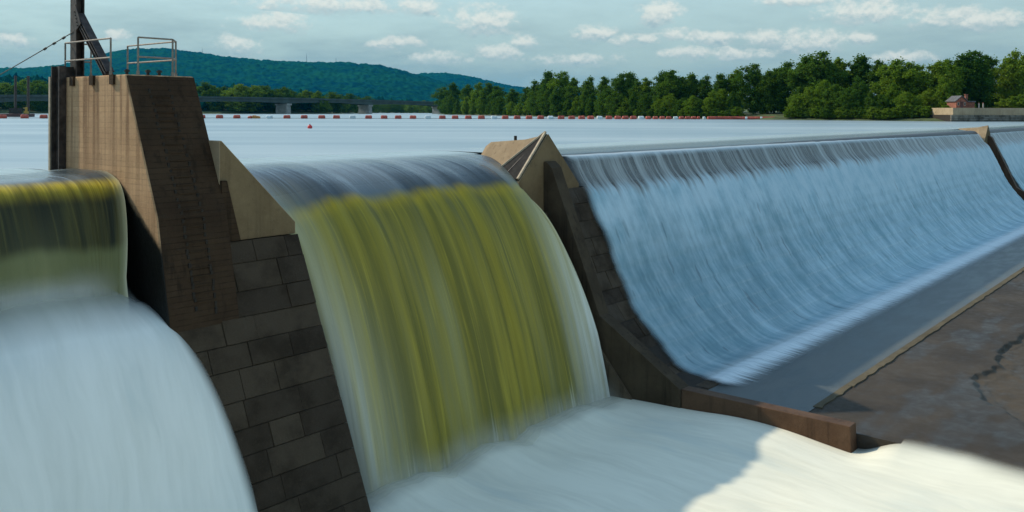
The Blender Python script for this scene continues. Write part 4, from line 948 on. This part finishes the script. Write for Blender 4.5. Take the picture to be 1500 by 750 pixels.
g = G().tube([p + Vector((0, 0, .12)) for p in pos_f], .05, 5)
tag(g.build('boom_cable', M['iron']), 'dark cable linking the barrel floats', 'cable')
p = survey(454, 99); bb = empty('marker_buoy', p, 'small bright red ball buoy floating alone before the boom', 'buoy')
bm = bmesh.new(); bmesh.ops.create_uvsphere(bm, u_segments=16, v_segments=10, radius=.27); me = bpy.data.meshes.new('ball'); bm.to_mesh(me); bm.free()
M['buoyred'] = mat_plain('bright_red_plastic', (0.72, 0.05, 0.05), .4, 0, .1); me.materials.append(M['buoyred']); c = bpy.data.objects.new('ball', me); C.objects.link(c); c.parent = bb; c.location = (0, 0, .14)
G().tube([p + Vector((0, 0, .38)), p + Vector((0, 0, .5))], .05, 8).build('eyelet', M['iron'], bb)

# barge with spud poles behind the boom, at the left
p = survey(22, 262); ax = RGT; b_ = empty('work_barge', p, 'dark work barge with two tall spud poles behind the float boom', 'barge')
def bar(g, x0, x1, y0, y1, z0, z1): 
    v = [p + RGT * x + FWD * y + Vector((0, 0, z)) for z in (z0, z1) for x, y in ((x0, y0), (x1, y0), (x1, y1), (x0, y1))]
    return g.addm(v, [(3, 2, 1, 0), (4, 5, 6, 7), (0, 1, 5, 4), (1, 2, 6, 5), (2, 3, 7, 6), (3, 0, 4, 7)])
M['hull'] = mat_plain('dark_red_hull_paint', (0.10, 0.04, 0.035), .6, 0, .4, .5); M['yellow'] = mat_plain('yellow_machine_paint', (0.42, 0.24, 0.03), .5, 0, .2)
bar(G(), -6, 3.2, 0, 5, -.4, .95).build('hull', M['hull'], b_, bevel=.15)
for x_ in (-1.0, 2.8): G().tube([p + RGT * x_ + FWD * 2 + Vector((0, 0, -3.5)), p + RGT * x_ + FWD * 2 + Vector((0, 0, 12.2))], .36, 10).build('spud_pole', M['steel'], b_)
bar(G(), -2.4, .2, 1, 3.5, .96, 2.6).build('winch_house', M['iron'], b_)
bar(bar(G(), 2.1, 3.1, .8, 1.8, .96, 1.7), 2.35, 2.85, 1.0, 1.6, 1.7, 2.9).build('winch', M['yellow'], b_)

# hill-top masts
for px, ty, D, y0 in ((296, 70, 4600, 80), (449, 78, 4600, 91), (492, 84, 4600, 92)):
    z1, z0 = elev(px, ty, D), elev(px, y0 + 4, D); p_ = survey(px, D)
    g = G()
    for a in range(3): g.tube([(p_.x + 2.2 * math.cos(a * 2.09), p_.y + 2.2 * math.sin(a * 2.09), z0 - 12), (p_.x, p_.y, z1)], .55, 4, .3)
    for k in range(6): zz = z0 + (z1 - z0) * k / 6; g.tube([(p_.x - 1.2, p_.y, zz), (p_.x + 1.2, p_.y, zz + 3)], .25, 4)
    tag(g.build('radio_mast', M['steel']), {296: 'tall thin radio mast on the high left part of ridge', 449: 'thin radio mast on the middle of the long ridge', 492: 'short radio mast on the lower part of long ridge'}[px], 'mast')

# =====================================================================
# right abutment: retaining wall and gatehouse
# =====================================================================
M['wall_lo'] = mat_stone('granite_retaining_wall', (0.13, 0.115, 0.09), (0.26, 0.235, 0.19), .8)
M['wall_hi'] = mat_concrete('buff_wall_concrete', (0.36, 0.27, 0.17), (0.44, 0.34, 0.22), stain_amt=.3)
M['brick'] = mat_plain('red_brick', (0.26, 0.10, 0.065), .9, 0, .35, 3.0, .3); M['slate'] = mat_plain('grey_slate', (0.10, 0.10, 0.105), .7, 0, .3, 3.0)
M['pane'] = mat_plain('dark_pane', (0.03, 0.035, 0.04), .15, 0, .1); M['frame'] = mat_plain('pale_frame_paint', (0.5, 0.45, 0.38), .6, 0, .1)
O = survey(1428, 203)
def wp(x, y, z): q = O + RGT * x + FWD * y; return (q.x, q.y, z)
def wbox(g, x0, x1, y0, y1, z0, z1):
    v = [wp(x, y, z) for z in (z0, z1) for x, y in ((x0, y0), (x1, y0), (x1, y1), (x0, y1))]
    return g.addm(v, [(3, 2, 1, 0), (4, 5, 6, 7), (0, 1, 5, 4), (1, 2, 6, 5), (2, 3, 7, 6), (3, 0, 4, 7)])
rw = empty('retaining_wall', wp(4, 1, -1), 'buff concrete and granite retaining wall on the right bank', 'wall')
zt, zm = elev(1428, 158, 203), elev(1428, 168.5, 203)
wbox(G(), -5.0, .0, 0, 26, zm, zt).build('wall_cap', M['wall_hi'], rw, bevel=.05)
wbox(G(), .02, 40, 3.5, 26, zm, zt).build('wall_cap', M['wall_hi'], rw, bevel=.05)
wbox(G(), -5.2, .15, .05, 26, -2, zm - .01).build('wall_core', M['core'], rw); wbox(G(), .2, 40, 3.6, 26, -2, zm - .01).build('wall_core', M['core'], rw)
def coursed(x0, x1, yf):
    r_ = random.Random(int(x1)); nz = 4
    for c in range(nz):
        z0 = -.15 + (zm + .15) * c / nz; z1 = -.15 + (zm + .15) * (c + 1) / nz; x = x0
        while x < x1 - .1:
            l = min(r_.uniform(.9, 1.7), x1 - x); dpt = r_.uniform(.02, .10)
            wbox(G(), x + .03, x + l - .03, yf - dpt - .06, yf + .2, z0 + .03, z1 - .03).build('stone_block', M['wall_lo'], rw); x += l
coursed(-5.5, .25, 0); coursed(.3, 24, 3.5)
gh = empty('gatehouse', wp(1, 8, zt), 'small red brick gatehouse with slate gable roof and chimney', 'house')
w0, w1, d0, d1, h1, h2 = -1.25, 1.25, 6.0, 10.5, elev(1428, 148.5, 210), elev(1428, 141, 210)
v = [wp(x, y, z) for y in (d0, d1) for x, z in ((w0, zt), (w1, zt), (w1, h1), (0, h2 - .15), (w0, h1))]
mk('wall', v, [(0, 1, 2, 3, 4), (9, 8, 7, 6, 5)] + [(i, (i + 1) % 5, (i + 1) % 5 + 5, i + 5) for i in range(5)], M['brick'], gh)
rf = G()
for s in (-1, 1):
    vv = [wp(0, d0 - .25, h2), wp(s * 1.55, d0 - .25, h1 - .1), wp(s * 1.55, d1 + .25, h1 - .1), wp(0, d1 + .25, h2), wp(0, d0 - .25, h2 + .14), wp(s * 1.6, d0 - .25, h1 + .02), wp(s * 1.6, d1 + .25, h1 + .02), wp(0, d1 + .25, h2 + .14)]
    rf.addm(vv, [(3, 2, 1, 0), (4, 5, 6, 7), (0, 1, 5, 4), (1, 2, 6, 5), (2, 3, 7, 6), (3, 0, 4, 7)])
rf = rf.build('roof', M['slate'], gh)
wbox(G(), 1.25, 3.6, 7.0, 10.0, zt, h1 - .2).build('side_wing', M['brick'], gh); wbox(G(), 1.24, 3.8, 6.8, 10.2, h1 - .2, h1 + .1).build('wing_roof', M['slate'], gh)
ck = wbox(wbox(G(), 1.7, 2.25, 7.5, 8.05, h1, h2 + .35), 1.64, 2.31, 7.44, 8.11, h2 + .35, h2 + .5).build('chimney', M['brick'], gh)
for x0, x1, z0, z1, nm in ((-.35, .35, zt, zt + 1.5, 'door'), (-.95, -.55, zt + .55, zt + 1.35, 'window'), (.55, .95, zt + .55, zt + 1.35, 'window')):
    d_ = wbox(G(), x0, x1, d0 - .05, d0 + .02, z0, z1).build(nm, M['frame'] if nm == 'window' else M['hull'], gh)
    if nm == 'window': wbox(G(), x0 + .06, x1 - .06, d0 - .07, d0 - .045, z0 + .06, z1 - .06).build('pane', M['pane'], d_)
for x0, z in ((4.6, zt), (5.6, zt)):
    f_ = empty('bollard', wp(x0, 7, z), 'small pale bollard on the wall terrace by the gatehouse', 'bollard', 'bollards by the gatehouse')
    G().tube([wp(x0, 7, z), wp(x0, 7, z + 1.1)], .14, 8).build('shaft', M['frame'], f_); G().tube([wp(x0, 7, z + 1.1), wp(x0, 7, z + 1.3)], .2, 8, .08).build('cap', M['brick'], f_)

# =====================================================================
# haze
# =====================================================================
m, t = newmat('valley_haze')
pv = t.add('ShaderNodeVolumePrincipled', {'Color': (0.02, 0.38, 0.66, 1), 'Density': HAZE, 'Anisotropy': 0.2})
finish(m, t, pv, True)
tag(G().box((-9400, -9400, -13), (9400, 9400, 420)).build('haze', m), 'thin blue haze over the valley', kind='stuff')
